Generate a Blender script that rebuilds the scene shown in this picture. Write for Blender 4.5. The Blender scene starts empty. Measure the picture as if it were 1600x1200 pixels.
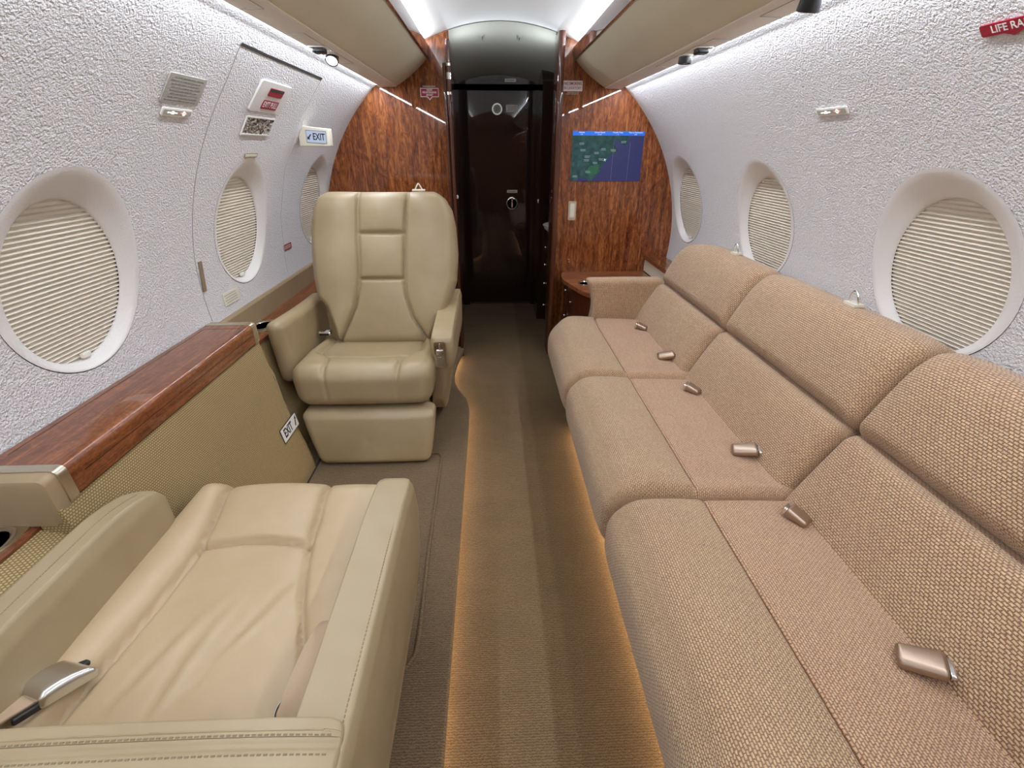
import bpy, math, random
from mathutils import Vector, Matrix
random.seed(7)
PI = math.pi
C = bpy.context.scene.collection
CX, CZ, CR = 0.075, 0.755, 1.112        # fuselage section: centre x, centre z, radius (metres)
YB = 3.15                                # forward bulkhead
YR = -2.4                                # rear of the cabin, behind the camera
WIN = [1.165, 2.027, 2.888]

# ------------------------------------------------------------------ materials
class NT:
    def __init__(s, name):
        s.m = bpy.data.materials.new(name); s.m.use_nodes = True
        s.t = s.m.node_tree; s.b = s.t.nodes['Principled BSDF']
    def n(s, typ, **kw):
        nd = s.t.nodes.new(typ)
        for k, v in kw.items():
            if k.startswith('i_'):
                nd.inputs[k[2:].replace('_', ' ')].default_value = v
            else: setattr(nd, k, v)
        return nd
    def l(s, a, b): s.t.links.new(a, b)
    def set(s, **kw):
        for k, v in kw.items():
            i = s.b.inputs[k.replace('_', ' ')]
            i.default_value = (*v, 1) if isinstance(v, tuple) and len(v) == 3 else v
        return s
    def coord(s, kind='Object', scale=(1, 1, 1), rot=(0, 0, 0)):
        tc = s.n('ShaderNodeTexCoord'); mp = s.n('ShaderNodeMapping')
        mp.inputs['Scale'].default_value = scale; mp.inputs['Rotation'].default_value = rot
        s.l(tc.outputs[kind], mp.inputs['Vector']); return mp.outputs['Vector']
    def noise(s, vec, scale, detail=2, rough=.5, dist=0):
        nd = s.n('ShaderNodeTexNoise'); nd.inputs['Scale'].default_value = scale
        nd.inputs['Detail'].default_value = detail; nd.inputs['Roughness'].default_value = rough
        nd.inputs['Distortion'].default_value = dist
        s.l(vec, nd.inputs['Vector']); return nd.outputs['Fac']
    def ramp(s, fac, stops):
        r = s.n('ShaderNodeValToRGB'); e = r.color_ramp.elements
        while len(e) < len(stops): e.new(.5)
        for k, (p, c) in enumerate(stops): e[k].position = p; e[k].color = (*c, 1)
        s.l(fac, r.inputs['Fac']); return r.outputs['Color']
    def mix(s, fac, a, b, blend='MIX'):
        m = s.n('ShaderNodeMix', data_type='RGBA', blend_type=blend)
        for v, i in ((fac, 0), (a, 6), (b, 7)):
            if hasattr(v, 'links') or hasattr(v, 'is_linked'): s.l(v, m.inputs[i])
            else: m.inputs[i].default_value = v if i == 0 else (*v, 1)
        return m.outputs[2]
    def bump(s, h, strength=.5, dist=.002, prev=None):
        b = s.n('ShaderNodeBump'); b.inputs['Strength'].default_value = strength; b.inputs['Distance'].default_value = dist
        s.l(h, b.inputs['Height'])
        if prev is not None: s.l(prev, b.inputs['Normal'])
        s.l(b.outputs['Normal'], s.b.inputs['Normal']); return b.outputs['Normal']
    def math(s, op, a, b=None):
        m = s.n('ShaderNodeMath', operation=op)
        for v, i in ((a, 0), (b, 1)):
            if v is None: continue
            if hasattr(v, 'links'): s.l(v, m.inputs[i])
            else: m.inputs[i].default_value = v
        return m.outputs[0]

def plain(name, col, rough=.5, **kw):
    t = NT(name); t.set(Base_Color=col, Roughness=rough, **kw)
    v = t.noise(t.coord(), 60, 2); t.bump(v, .04, .001)
    return t.m

def leather(name, col, col2, rough=.42, spec=.5):
    t = NT(name); v = t.coord()
    big = t.noise(v, 4, 3, .6)
    c = t.ramp(big, [(.35, col), (.68, col2)])
    t.l(c, t.b.inputs['Base Color']); t.set(Roughness=rough); t.b.inputs['Specular IOR Level'].default_value = spec
    vo = t.n('ShaderNodeTexVoronoi', feature='SMOOTH_F1'); vo.inputs['Scale'].default_value = 420; t.l(v, vo.inputs['Vector'])
    n1 = t.bump(vo.outputs['Distance'], .10, .0006)
    t.bump(t.noise(v, 22, 3, .6), .25, .0035, n1)
    return t.m

def fabric(name, light, dark, warm, bw=.0105, rh=.0085):
    t = NT(name); tc = t.n('ShaderNodeTexCoord'); uv = tc.outputs['UV']
    dn = t.n('ShaderNodeTexNoise'); dn.inputs['Scale'].default_value = 160; t.l(tc.outputs['Object'], dn.inputs['Vector'])
    ad = t.n('ShaderNodeVectorMath', operation='MULTIPLY_ADD'); t.l(dn.outputs['Color'], ad.inputs[0])
    ad.inputs[1].default_value = (.0062, .0032, 0); t.l(uv, ad.inputs[2])
    br = t.n('ShaderNodeTexBrick', offset=.5)
    t.l(ad.outputs[0], br.inputs['Vector'])
    br.inputs['Scale'].default_value = 1; br.inputs['Mortar Size'].default_value = rh*.34
    br.inputs['Mortar Smooth'].default_value = 1; br.inputs['Brick Width'].default_value = bw; br.inputs['Row Height'].default_value = rh
    br.inputs['Color1'].default_value = (1, 1, 1, 1); br.inputs['Color2'].default_value = (.75, .75, .75, 1); br.inputs['Mortar'].default_value = (0, 0, 0, 1)
    patch = t.ramp(t.noise(tc.outputs['Object'], 5, 4, .65), [(.38, (0, 0, 0)), (.66, (1, 1, 1))])
    base = t.mix(patch, light, warm)
    fuzz = t.noise(tc.outputs['Object'], 900, 1)
    col = t.mix(br.outputs['Color'], dark, base)
    col = t.mix(.22, col, t.ramp(fuzz, [(.3, (.2, .13, .08)), (.7, (.9, .78, .58))]), 'OVERLAY')
    t.l(col, t.b.inputs['Base Color']); t.set(Roughness=.92)
    t.b.inputs['Sheen Weight'].default_value = .25; t.b.inputs['Sheen Roughness'].default_value = .5
    n1 = t.bump(br.outputs['Color'], .75, .0022)
    t.bump(fuzz, .3, .001, n1)
    return t.m

def wood(name, stops, vscale, rough=.12, coat=1.0, ripple=.35, fine=1.0, rscale=(7, 7, 9)):
    """figured veneer: long grain along the axis with the SMALL scale, cross ripple over it"""
    t = NT(name); v = t.coord('Object', vscale)
    w = t.noise(v, 3.0, 6, .62, 1.6)
    v2 = t.coord('Object', tuple(s*6 for s in vscale)); f2 = t.noise(v2, 5.0, 4, .6, .6)
    v3 = t.coord('Object', rscale); f3 = t.noise(v3, 3.5, 4, .6, 3.2)
    a = t.math('MULTIPLY', w, .50); b = t.math('MULTIPLY', f2, .25*fine); c = t.math('MULTIPLY', f3, ripple)
    s = t.math('ADD', t.math('ADD', a, b), c)
    col = t.ramp(s, stops)
    t.l(col, t.b.inputs['Base Color']); t.set(Roughness=.45, Coat_Weight=coat, Coat_Roughness=rough*.3); t.b.inputs['Specular IOR Level'].default_value = .15
    t.b.inputs['Coat IOR'].default_value = 1.5
    t.bump(t.noise(t.coord('Object'), 9, 2), .035, .004)
    return t.m

M = {}
def wall_mat():
    t = NT('textured_white_wallcovering'); v = t.coord()
    t.set(Base_Color=(.79, .775, .79), Roughness=.6)
    n1 = t.noise(v, 195, 2.5, .55, .1); n2 = t.noise(v, 95, 2, .5)
    h = t.math('ADD', t.math('MULTIPLY', t.ramp(n1, [(.28, (0, 0, 0)), (.70, (1, 1, 1))]), .8), t.math('MULTIPLY', n2, .75))
    t.bump(h, 1.0, .0044)
    return t.m
M['wall'] = wall_mat()
def reveal_mat():
    t = NT('window_reveal_textured'); t.set(Base_Color=(.76, .735, .715), Roughness=.6)
    t.bump(t.noise(t.coord(), 195, 2.5, .55, .1), .3, .0028); return t.m
M['reveal'] = reveal_mat()
M['shade'] = plain('pleated_shade_cream', (.70, .64, .55), .7)
M['shade_tab'] = plain('shade_tab', (.8, .77, .7), .4)
M['leather'] = leather('tan_leather', (.335, .255, .145), (.39, .305, .182))
M['leather_warm'] = leather('warm_tan_leather', (.44, .325, .190), (.50, .375, .23), .44)
M['sill_leather'] = leather('sill_leather', (.30, .215, .125), (.335, .245, .145), .5)
M['sofa'] = fabric('sofa_chenille', (.68, .50, .31), (.215, .108, .064), (.64, .445, .28), .0098, .0060)
M['sofa_seat'] = fabric('sofa_chenille_seat', (.67, .47, .30), (.255, .130, .078), (.64, .425, .275), .0082, .0054)
M['sofa_roll'] = fabric('sofa_chenille_roll', (.62, .455, .275), (.225, .125, .070), (.60, .42, .26), .0082, .0054)
M['bin'] = leather('bin_vinyl', (.70, .655, .50), (.72, .675, .52), .5, .35)
M['psu'] = plain('service_panel_cream', (.90, .87, .80), .45)
M['ceiling'] = plain('ceiling_white', (.80, .80, .78), .5)
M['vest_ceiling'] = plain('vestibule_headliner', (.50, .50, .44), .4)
M['carpet'] = None
def carpet(name, a, b, dark_right=False):
    t = NT(name); v = t.coord()
    w = t.n('ShaderNodeTexWave', wave_type='BANDS', bands_direction='Y'); w.inputs['Scale'].default_value = 52
    w.inputs['Distortion'].default_value = 5; w.inputs['Detail'].default_value = 3; w.inputs['Detail Scale'].default_value = 3; t.l(v, w.inputs['Vector'])
    n = t.noise(v, 300, 2, .7); n2 = t.noise(v, 6, 3)
    f = t.math('ADD', t.math('MULTIPLY', w.outputs['Fac'], .35), t.math('MULTIPLY', n, .75))
    col = t.ramp(f, [(.3, a), (.75, b)])
    col = t.mix(.25, col, t.ramp(n2, [(.3, (.35, .35, .35)), (.7, (.65, .65, .65))]), 'OVERLAY')
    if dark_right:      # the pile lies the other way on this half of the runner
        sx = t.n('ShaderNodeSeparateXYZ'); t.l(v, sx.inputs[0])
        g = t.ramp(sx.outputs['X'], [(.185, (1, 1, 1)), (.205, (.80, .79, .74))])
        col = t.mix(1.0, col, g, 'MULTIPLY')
    t.l(col, t.b.inputs['Base Color']); t.set(Roughness=.95)
    t.bump(f, .9, .004)
    return t.m
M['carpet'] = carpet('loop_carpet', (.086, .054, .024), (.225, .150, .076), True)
M['carpet2'] = carpet('loop_carpet_platform', (.10, .066, .034), (.25, .172, .096))
RED = [(.36, (.030, .006, .002)), (.45, (.095, .022, .006)), (.55, (.21, .056, .013)), (.68, (.42, .145, .038))]
M['wood_v'] = wood('figured_mahogany_bulkhead', RED, (11, 11, .9), .08, 1.0, .42, .7, (8, 8, 2.6))
SIL = [(.34, (.062, .014, .005)), (.46, (.145, .042, .014)), (.56, (.245, .080, .027)), (.68, (.38, .155, .058))]
M['wood_y'] = wood('mahogany_along_sill', SIL, (14, .9, 14), .1, 1.0, .25)
M['wood_band'] = wood('mahogany_band', [(.3, (.03, .007, .003)), (.8, (.13, .038, .014))], (14, 1, 14), .1)
M['wood_table'] = wood('mahogany_table_top', SIL, (1.2, 10, 10), .1)
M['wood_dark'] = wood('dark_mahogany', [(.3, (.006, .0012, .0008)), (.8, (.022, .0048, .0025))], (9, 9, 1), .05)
M['wood_mid'] = wood('mid_brown_mahogany', [(.3, (.03, .007, .004)), (.8, (.12, .032, .012))], (9, 9, 1), .07)  # medium brown mahogany for jambs, worktop and cabinet bodies
def woven():
    t = NT('woven_golden_side_panel'); tc = t.n('ShaderNodeTexCoord')
    ck = t.n('ShaderNodeTexBrick', offset=.5); t.l(tc.outputs['UV'], ck.inputs['Vector'])
    ck.inputs['Scale'].default_value = 1; ck.inputs['Brick Width'].default_value = .0072; ck.inputs['Row Height'].default_value = .0062
    ck.inputs['Mortar Size'].default_value = .0018; ck.inputs['Mortar Smooth'].default_value = .8
    ck.inputs['Color1'].default_value = (.50, .37, .18, 1); ck.inputs['Color2'].default_value = (.45, .33, .15, 1); ck.inputs['Mortar'].default_value = (.19, .13, .055, 1)
    t.l(ck.outputs['Color'], t.b.inputs['Base Color']); t.set(Roughness=.85)
    t.bump(ck.outputs['Color'], .6, .002)
    return t.m
M['woven'] = woven()
def metal(name, col, rough):
    t = NT(name); t.set(Base_Color=col, Roughness=rough, Metallic=1.0)
    t.bump(t.noise(t.coord('Object', (1, 1, 1)), 300, 1), .03, .0005); return t.m
M['champagne'] = metal('brushed_champagne_metal', (.66, .60, .48), .32)
M['chrome'] = metal('chrome', (.82, .82, .82), .08)
M['satin'] = metal('satin_nickel', (.72, .71, .69), .25)
M['black'] = plain('black_plastic', (.012, .012, .013), .4)
M['darkgap'] = plain('dark_gap', (.03, .028, .027), .8)
M['seam'] = plain('wall_seam', (.42, .40, .385), .8)
M['webbing'] = plain('seatbelt_webbing', (.42, .30, .20), .8)
M['buckle_tan'] = metal('taupe_anodised_buckle', (.46, .35, .27), .42)
M['white'] = plain('white_plastic', (.82, .82, .78), .4)
M['cream'] = plain('cream_plastic', (.74, .70, .58), .4)
M['placard'] = plain('grey_placard', (.42, .41, .37), .45)
M['placard_txt'] = plain('placard_engraving', (.20, .195, .18), .6)
M['ink'] = plain('black_ink', (.015, .015, .02), .5)
M['red'] = plain('red_placard', (.30, .010, .028), .4)
M['redtxt'] = plain('placard_white_ink', (.80, .74, .72), .5)
M['sink'] = plain('sink_white', (.72, .70, .66), .15)
M['brown_tab'] = plain('brown_tab', (.27, .19, .135), .6)
M['stitch'] = plain('stitch_thread', (.26, .20, .115), .8)
def emis(name, col, st):
    t = NT(name); t.set(Base_Color=(0, 0, 0), Roughness=.5); t.b.inputs['Emission Color'].default_value = (*col, 1); t.b.inputs['Emission Strength'].default_value = st
    return t.m
M['led'] = emis('cool_led_strip', (.82, .90, 1), 12)
M['led_warm'] = emis('warm_led_strip', (1, .70, .42), 32)
M['led_warm2'] = emis('warm_led_strip_sofa', (1, .70, .42), 58)
M['lens'] = emis('reading_light_lens', (1, .96, .9), 3.5)
M['signglow'] = emis('exit_sign_face', (.68, .78, 1), .75)
M['icon'] = emis('lit_sign_icon', (1, .93, .9), 2.0)
M['icon_red'] = emis('lit_sign_icon_red', (1, .35, .3), 1.4)
M['ring_glow'] = NT('ring_added_glow'); M['ring_glow'].set(Base_Color=(.8, .8, .76), Roughness=.4, Emission_Color=(.9, .9, .85), Emission_Strength=.28); M['ring_glow'] = M['ring_glow'].m  # faint emission added to lift the white ring out of the dark
def foil():
    t = NT('crinkled_foil'); v = t.coord('Object', (1, 1.6, .8)); n = t.noise(v, 30, 3, .6, 2)
    t.l(t.ramp(n, [(.42, (.03, .025, .022)), (.5, (.35, .31, .27)), (.62, (.7, .66, .6))]), t.b.inputs['Base Color'])
    t.set(Roughness=.3, Metallic=.3); t.bump(n, .8, .006); return t.m
M['foil'] = foil()

# ------------------------------------------------------------------ mesh helpers
def tag(o, label=None, cat=None, group=None, kind=None):
    if label: o['label'] = label
    if cat: o['category'] = cat
    if group: o['group'] = group
    if kind: o['kind'] = kind
    return o
def link(name, me, mat, parent=None, loc=None, mtx=None):
    o = bpy.data.objects.new(name, me); C.objects.link(o)
    if mat is not None and not me.materials: me.materials.append(mat)
    if parent is not None: o.parent = parent
    if mtx is not None: o.matrix_basis = mtx
    elif loc is not None: o.location = loc
    return o
def thing(name, label, cat, loc=(0, 0, 0), group=None, mtx=None, kind=None):
    o = bpy.data.objects.new(name, None); C.objects.link(o); o.empty_display_size = .05
    if mtx is not None: o.matrix_basis = mtx
    else: o.location = loc
    return tag(o, label, cat, group, kind)
class MB:
    def __init__(s): s.v = []; s.f = []; s.uv = {}
    def add(s, vs, fs, uvs=None):
        b = len(s.v); s.v += [tuple(v) for v in vs]
        for k, f in enumerate(fs):
            if uvs: s.uv[len(s.f)] = uvs[k]
            s.f.append(tuple(i+b for i in f))
        return s
    def box(s, x0, x1, y0, y1, z0, z1):
        vs = [(x, y, z) for z in (z0, z1) for y in (y0, y1) for x in (x0, x1)]
        return s.add(vs, [(0, 2, 3, 1), (4, 5, 7, 6), (0, 1, 5, 4), (2, 6, 7, 3), (0, 4, 6, 2), (1, 3, 7, 5)])
    def prism(s, pts, y0, y1, axis='Y'):
        """closed outline in the plane across `axis`, extruded along it"""
        n = len(pts)
        def P(p, t):
            return (p[0], t, p[1]) if axis == 'Y' else ((t, p[0], p[1]) if axis == 'X' else (p[0], p[1], t))
        vs = [P(p, y0) for p in pts]+[P(p, y1) for p in pts]
        L = [0]
        for i in range(n):
            a = pts[i]; b = pts[(i+1) % n]; L.append(L[-1]+math.hypot(a[0]-b[0], a[1]-b[1]))
        fs = []; uv = []
        for i in range(n):
            j = (i+1) % n; fs.append((i, j, n+j, n+i)); uv.append([(y0, L[i]), (y0, L[i+1]), (y1, L[i+1]), (y1, L[i])])
        fs.append(tuple(range(n))[::-1]); uv.append([pts[i] for i in range(n)][::-1])
        fs.append(tuple(range(n, 2*n))); uv.append([pts[i] for i in range(n)])
        return s.add(vs, fs, uv)
    def tube(s, path, r, n=10, closed=False):
        path = [Vector(p) for p in path]; m = len(path); vs = []
        up = None
        for i, p in enumerate(path):
            if closed: t = path[(i+1) % m]-path[i-1]
            else: t = path[min(i+1, m-1)]-path[max(i-1, 0)]
            t.normalize()
            if up is None:
                up = Vector((0, 0, 1)) if abs(t.z) < .9 else Vector((1, 0, 0))
            a = (up-t*up.dot(t)).normalized(); up = a; b = t.cross(a)
            rr = r(i/(m-1)) if callable(r) else r
            for k in range(n):
                an = 2*PI*k/n; vs.append(p+a*math.cos(an)*rr+b*math.sin(an)*rr)
        fs = []
        for i in range(m if closed else m-1):
            for k in range(n):
                j = (i+1) % m; fs.append((i*n+k, i*n+(k+1) % n, j*n+(k+1) % n, j*n+k))
        if not closed: fs += [tuple(range(n))[::-1], tuple(range((m-1)*n, m*n))]
        return s.add(vs, fs)
    def lathe(s, prof, n=32, mtx=None, sy=1.0):
        """profile (r, z) turned about local z"""
        vs = []; 
        for r, z in prof:
            for k in range(n):
                a = 2*PI*k/n; p = Vector((r*math.cos(a), r*math.sin(a)*sy, z)); vs.append(mtx @ p if mtx else p)
        fs = [(i*n+k, i*n+(k+1) % n, (i+1)*n+(k+1) % n, (i+1)*n+k) for i in range(len(prof)-1) for k in range(n)]
        if prof[0][0] > 1e-6: fs.append(tuple(range(n))[::-1])
        if prof[-1][0] > 1e-6: fs.append(tuple(range((len(prof)-1)*n, len(prof)*n)))
        return s.add(vs, fs)
    def mesh(s, name, smooth=.6):
        me = bpy.data.meshes.new(name); me.from_pydata(s.v, [], s.f); me.validate(verbose=False)
        if s.uv and len(me.polygons) == len(s.f):
            l = me.uv_layers.new(name='UVMap')
            for p in me.polygons:
                u = s.uv.get(p.index)
                if u:
                    for k, li in enumerate(p.loop_indices): l.data[li].uv = u[k]
        if smooth:
            for p in me.polygons: p.use_smooth = True
            me.set_sharp_from_angle(angle=smooth)
        return me
    def build(s, name, mat, parent=None, loc=None, mtx=None, smooth=.6): return link(name, s.mesh(name, smooth), mat, parent, loc, mtx)

def axis_samples(h, r, res, ns=5, extra=()):
    """coordinates from -h to h: fine over the rounded edge, even between"""
    out = []
    for k in range(ns+1): out.append(-h+r-r*math.tan(PI/4*(1-k/ns)))
    inner = 2*(h-r); m = max(1, int(round(inner/res)))
    mid = [-h+r+inner*k/m for k in range(1, m)]
    for e in extra:
        mid = [q for q in mid if abs(q-e) > .020]+[e+d for d in (-.020, -.015, -.011, -.0075, -.004, 0, .004, .0075, .011, .015, .020)]
    out += sorted(mid)
    for k in range(ns+1): out.append(h-r+r*math.tan(PI/4*k/ns))
    return out
def rbox(hx, hy, hz, r, res=.02, fn=None, uvmode='sofa', mb=None, off=(0, 0, 0), ns=5, ex=((), (), ())):
    """rounded box centred on the origin; fn(p, n, (u,v,w)) -> new p; u,v,w in -1..1 are the flat cube coordinates"""
    if not hasattr(r, '__len__'): r = (r, r, r)
    r = min(r[0], hx*.999), min(r[1], hy*.999), min(r[2], hz*.999)
    A = [axis_samples(h, q, res, ns, e) for h, q, e in zip((hx, hy, hz), r, ex)]
    N = [len(a)-1 for a in A]
    idx = {}; vs = []; fs = []; uvs = []
    H = (hx, hy, hz)
    def V(i, j, k):
        key = (i, j, k)
        if key in idx: return idx[key]
        c = (A[0][i], A[1][j], A[2][k]); q = []; d = []
        for a in range(3):
            lim = H[a]-r[a]; cc = max(-lim, min(lim, c[a])); q.append(cc); d.append((c[a]-cc)/r[a])
        # only the face's own axis is at full distance; normalise
        L = math.sqrt(sum(x*x for x in d)) or 1
        n = [x/L for x in d]
        p = Vector([q[a]+n[a]*r[a] for a in range(3)])
        nn = Vector(n)
        w = (c[0]/hx, c[1]/hy, c[2]/hz)
        if fn: p = Vector(fn(p, nn, w))
        idx[key] = len(vs); vs.append(p+Vector(off)); return idx[key]
    def quad(keys, uvf, flip):
        ids = [V(*k) for k in keys]; u = [uvf(k) for k in keys]
        if flip: ids.reverse(); u.reverse()
        fs.append(tuple(ids)); uvs.append(u)
    for j in range(N[1]):
        for k in range(N[2]):
            for i, fl in ((0, True), (N[0], False)):
                quad([(i, j, k), (i, j+1, k), (i, j+1, k+1), (i, j, k+1)], lambda t: (A[1][t[1]], A[2][t[2]]), fl)
    for i in range(N[0]):
        for k in range(N[2]):
            for j, fl in ((0, False), (N[1], True)):
                quad([(i, j, k), (i+1, j, k), (i+1, j, k+1), (i, j, k+1)], lambda t: (A[0][t[0]], A[2][t[2]]), fl)
    for i in range(N[0]):
        for j in range(N[1]):
            for k, fl in ((0, True), (N[2], False)):
                quad([(i, j, k), (i+1, j, k), (i+1, j+1, k), (i, j+1, k)], lambda t: (A[1][t[1]], A[0][t[0]]), fl)
    mb = mb or MB(); mb.add(vs, fs, uvs); return mb
def seg_dist(px, py, poly):
    best = 9
    for (ax, ay), (bx, by) in zip(poly, poly[1:]):
        dx, dy = bx-ax, by-ay; L = dx*dx+dy*dy
        t = max(0, min(1, ((px-ax)*dx+(py-ay)*dy)/L)) if L else 0
        d = math.hypot(px-ax-t*dx, py-ay-t*dy)
        if d < best: best = d
    return best
def lerp(a, b, t): return a+(b-a)*t
def interp(tab, x):
    if x <= tab[0][0]: return tab[0][1]
    for (a, b), (c, d) in zip(tab, tab[1:]):
        if x <= c:
            t = (x-a)/(c-a); return b+(d-b)*t
    return tab[-1][1]
def smooth_interp(tab, x):
    if x <= tab[0][0]: return tab[0][1]
    for (a, b), (c, d) in zip(tab, tab[1:]):
        if x <= c:
            t = (x-a)/(c-a); t = t*t*(3-2*t); return b+(d-b)*t
    return tab[-1][1]
def crom(pts, n=8):
    out = []; P = [Vector(p) for p in pts]
    for i in range(len(P)-1):
        a = P[max(i-1, 0)]; b = P[i]; c = P[i+1]; d = P[min(i+2, len(P)-1)]
        for k in range(n):
            t = k/n; out.append(.5*((2*b)+(c-a)*t+(2*a-5*b+4*c-d)*t*t+(3*b-a-3*c+d)*t**3))
    out.append(P[-1]); return out
def arc(cx, cz, r, a0, a1, n=6): return [(cx+r*math.cos(math.radians(lerp(a0, a1, k/n))), cz+r*math.sin(math.radians(lerp(a0, a1, k/n)))) for k in range(n+1)]
def wx(side, z, off=0): return CX+side*(math.sqrt(CR*CR-(z-CZ)**2)-off)
def wall_frame(side, y, z, off=0.0):
    """frame on the fuselage lining: x = reading direction, y = up the wall, z = into the cabin"""
    a = math.asin((z-CZ)/CR)
    up = Vector((-side*math.sin(a), 0, math.cos(a))); nrm = Vector((-side*math.cos(a), 0, -math.sin(a)))
    xr = up.cross(nrm)
    m = Matrix((xr, up, nrm)).transposed().to_4x4(); m.translation = Vector((wx(side, z), y, z))+nrm*off
    return m
def frame(loc, xr, up):
    xr = Vector(xr).normalized(); up = Vector(up); up = (up-xr*up.dot(xr)).normalized(); n = xr.cross(up)
    m = Matrix((xr, up, n)).transposed().to_4x4(); m.translation = Vector(loc); return m
def text(name, body, size, mat, parent, x=0, y=0, z=.001, align='CENTER', sx=1.0, bold=0.0, rot=0):
    cu = bpy.data.curves.new(name, 'FONT'); cu.body = body; cu.size = size; cu.align_x = align; cu.align_y = 'CENTER'
    cu.extrude = .0002; cu.offset = bold; cu.resolution_u = 3
    o = bpy.data.objects.new(name, cu); C.objects.link(o); bpy.context.view_layer.update()
    me = bpy.data.meshes.new_from_object(o.evaluated_get(bpy.context.evaluated_depsgraph_get()))
    bpy.data.objects.remove(o)
    me.materials.clear()
    me.transform(Matrix.Translation((x, y, z)) @ Matrix.Rotation(rot, 4, 'Z') @ Matrix.Diagonal((sx, 1, 1, 1)))
    return link(name, me, mat, parent)
def plate(w, h, t=.002, r=.003, mb=None, cx=0, cy=0, z0=0):
    pts = []
    for sx, sy, a in ((1, 1, 0), (-1, 1, 90), (-1, -1, 180), (1, -1, 270)):
        pts += arc(cx+sx*(w/2-r), cy+sy*(h/2-r), r, a, a+90, 3)
    mb = mb or MB(); return mb.prism(pts, z0, z0+t, 'Z')
def lines_text(mb, w, h, rows, t=.0006, z0=.002, th=.32):
    """rows of small word-like strokes, as unreadably small print shows"""
    for r in range(rows):
        y = h/2-(r+.5)*h/rows; x = -w/2+random.uniform(0, .12)*w; end = w/2-random.uniform(0, .12)*w
        while x < end:
            l = min(random.uniform(.05, .14)*w, end-x); mb.box(x, x+l, y-h/rows*th/2, y+h/rows*th/2, z0, z0+t); x += l+.02*w
    return mb
def copy_tree(o, parent=None):
    c = o.copy(); C.objects.link(c); c.parent = parent
    for ch in list(o.children): copy_tree(ch, c)
    return c

# ------------------------------------------------------------------ camera
f_px = 728.5
R = Vector((0.99907997, -0.01663285, 0.03952918)); F = Vector((-0.04277277, -0.45339136, 0.89028465)); D = Vector((-0.00311422, 0.89115634, 0.45368566))
cam = bpy.data.cameras.new('camera'); co = bpy.data.objects.new('camera', cam); C.objects.link(co)
right = Vector((R[0], F[0], -D[0])); down = Vector((R[1], F[1], -D[1])); fwd = Vector((R[2], F[2], -D[2]))
m = Matrix((right, -down, -fwd)).transposed().to_4x4(); m.translation = (0, 0, 1.30)
co.matrix_world = m; cam.sensor_width = 36; cam.lens = f_px/1600*36; cam.clip_start = .01
bpy.context.scene.camera = co

# ------------------------------------------------------------------ shell: floor, platforms
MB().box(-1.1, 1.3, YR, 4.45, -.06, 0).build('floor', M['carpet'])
tag(bpy.data.objects['floor'], kind='structure')
def platform(name, edge, far_x, z=.06):
    """raised carpeted seat platform with a rounded overhanging lip"""
    n = len(edge); sgn = 1 if far_x > 0 else -1
    P = []
    for i, (x, y) in enumerate(edge):
        a = Vector(edge[max(i-1, 0)]); b = Vector(edge[min(i+1, n-1)]); t = (b-a).normalized()
        nm = Vector((t.y, -t.x)) * sgn      # away from the aisle
        P.append((Vector((x, y)), nm if nm.x*sgn > 0 else -nm))
    prof = [(.045, 0.0), (.045, z-.022), (.004, z-.022), (0, z-.016), (0, z-.006), (.006, z)]
    mb = MB(); vs = []; uv = []
    for p, nm in P:
        for d, zz in prof: q = p+nm*d; vs.append((q.x, q.y, zz))
        vs.append((far_x, p.y, z))
    m = len(prof)+1; fs = [(i*m+k, i*m+k+1, (i+1)*m+k+1, (i+1)*m+k) for i in range(n-1) for k in range(m-1)]
    mb.add(vs, fs); o = mb.build(name, M['carpet2']); tag(o, kind='structure'); return P
eL = [(-.127, YR+.02), (-.127, 0), (-.127, 1.0), (-.127, 2.0), (-.130, 2.16), (-.150, 2.27), (-.195, 2.37), (-.228, 2.47), (-.237, 2.60), (-.228, 2.75), (-.200, 2.95), (-.200, 3.14)]
eR = [(.392, YR+.02), (.392, 0), (.392, 1.0), (.392, 2.0), (.40, 2.6), (.40, 3.14)]
PL = platform('trim_1', eL, -1.05); PR = platform('trim_2', eR, 1.25)
def led_under(name, P, y0, y1, label, depth=.038, mat='led_warm'):
    t = thing(name, label, 'light')
    pts = [(p+nm*depth) for p, nm in P if y0 <= p.y <= y1]
    path = [(p.x, p.y, .031) for p in crom([(q.x, q.y, 0) for q in pts], 10)]
    MB().tube(path, .0045, 8).build('light_tube', M[mat], t); return t
led_under('floor_light', PL, .0, 3.0, 'warm amber light strip tucked under the platform edge beside the leather chairs')
led_under('floor_light', PR, .0, 2.1, 'warm amber light strip tucked under the platform edge along the sofa', mat='led_warm2')
# binding ridge of the carpet panel beside the chairs
pts = crom([(-.60, 1.755, .062), (-.30, 1.755, .062), (-.243, 1.735, .062), (-.236, 1.66, .062), (-.232, 1.2, .062), (-.224, .86, .062), (-.236, .79, .062), (-.262, .76, .062)], 8)
tag(MB().tube(pts, .006, 8).build('trim_3', M['carpet2']), kind='structure')

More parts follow.
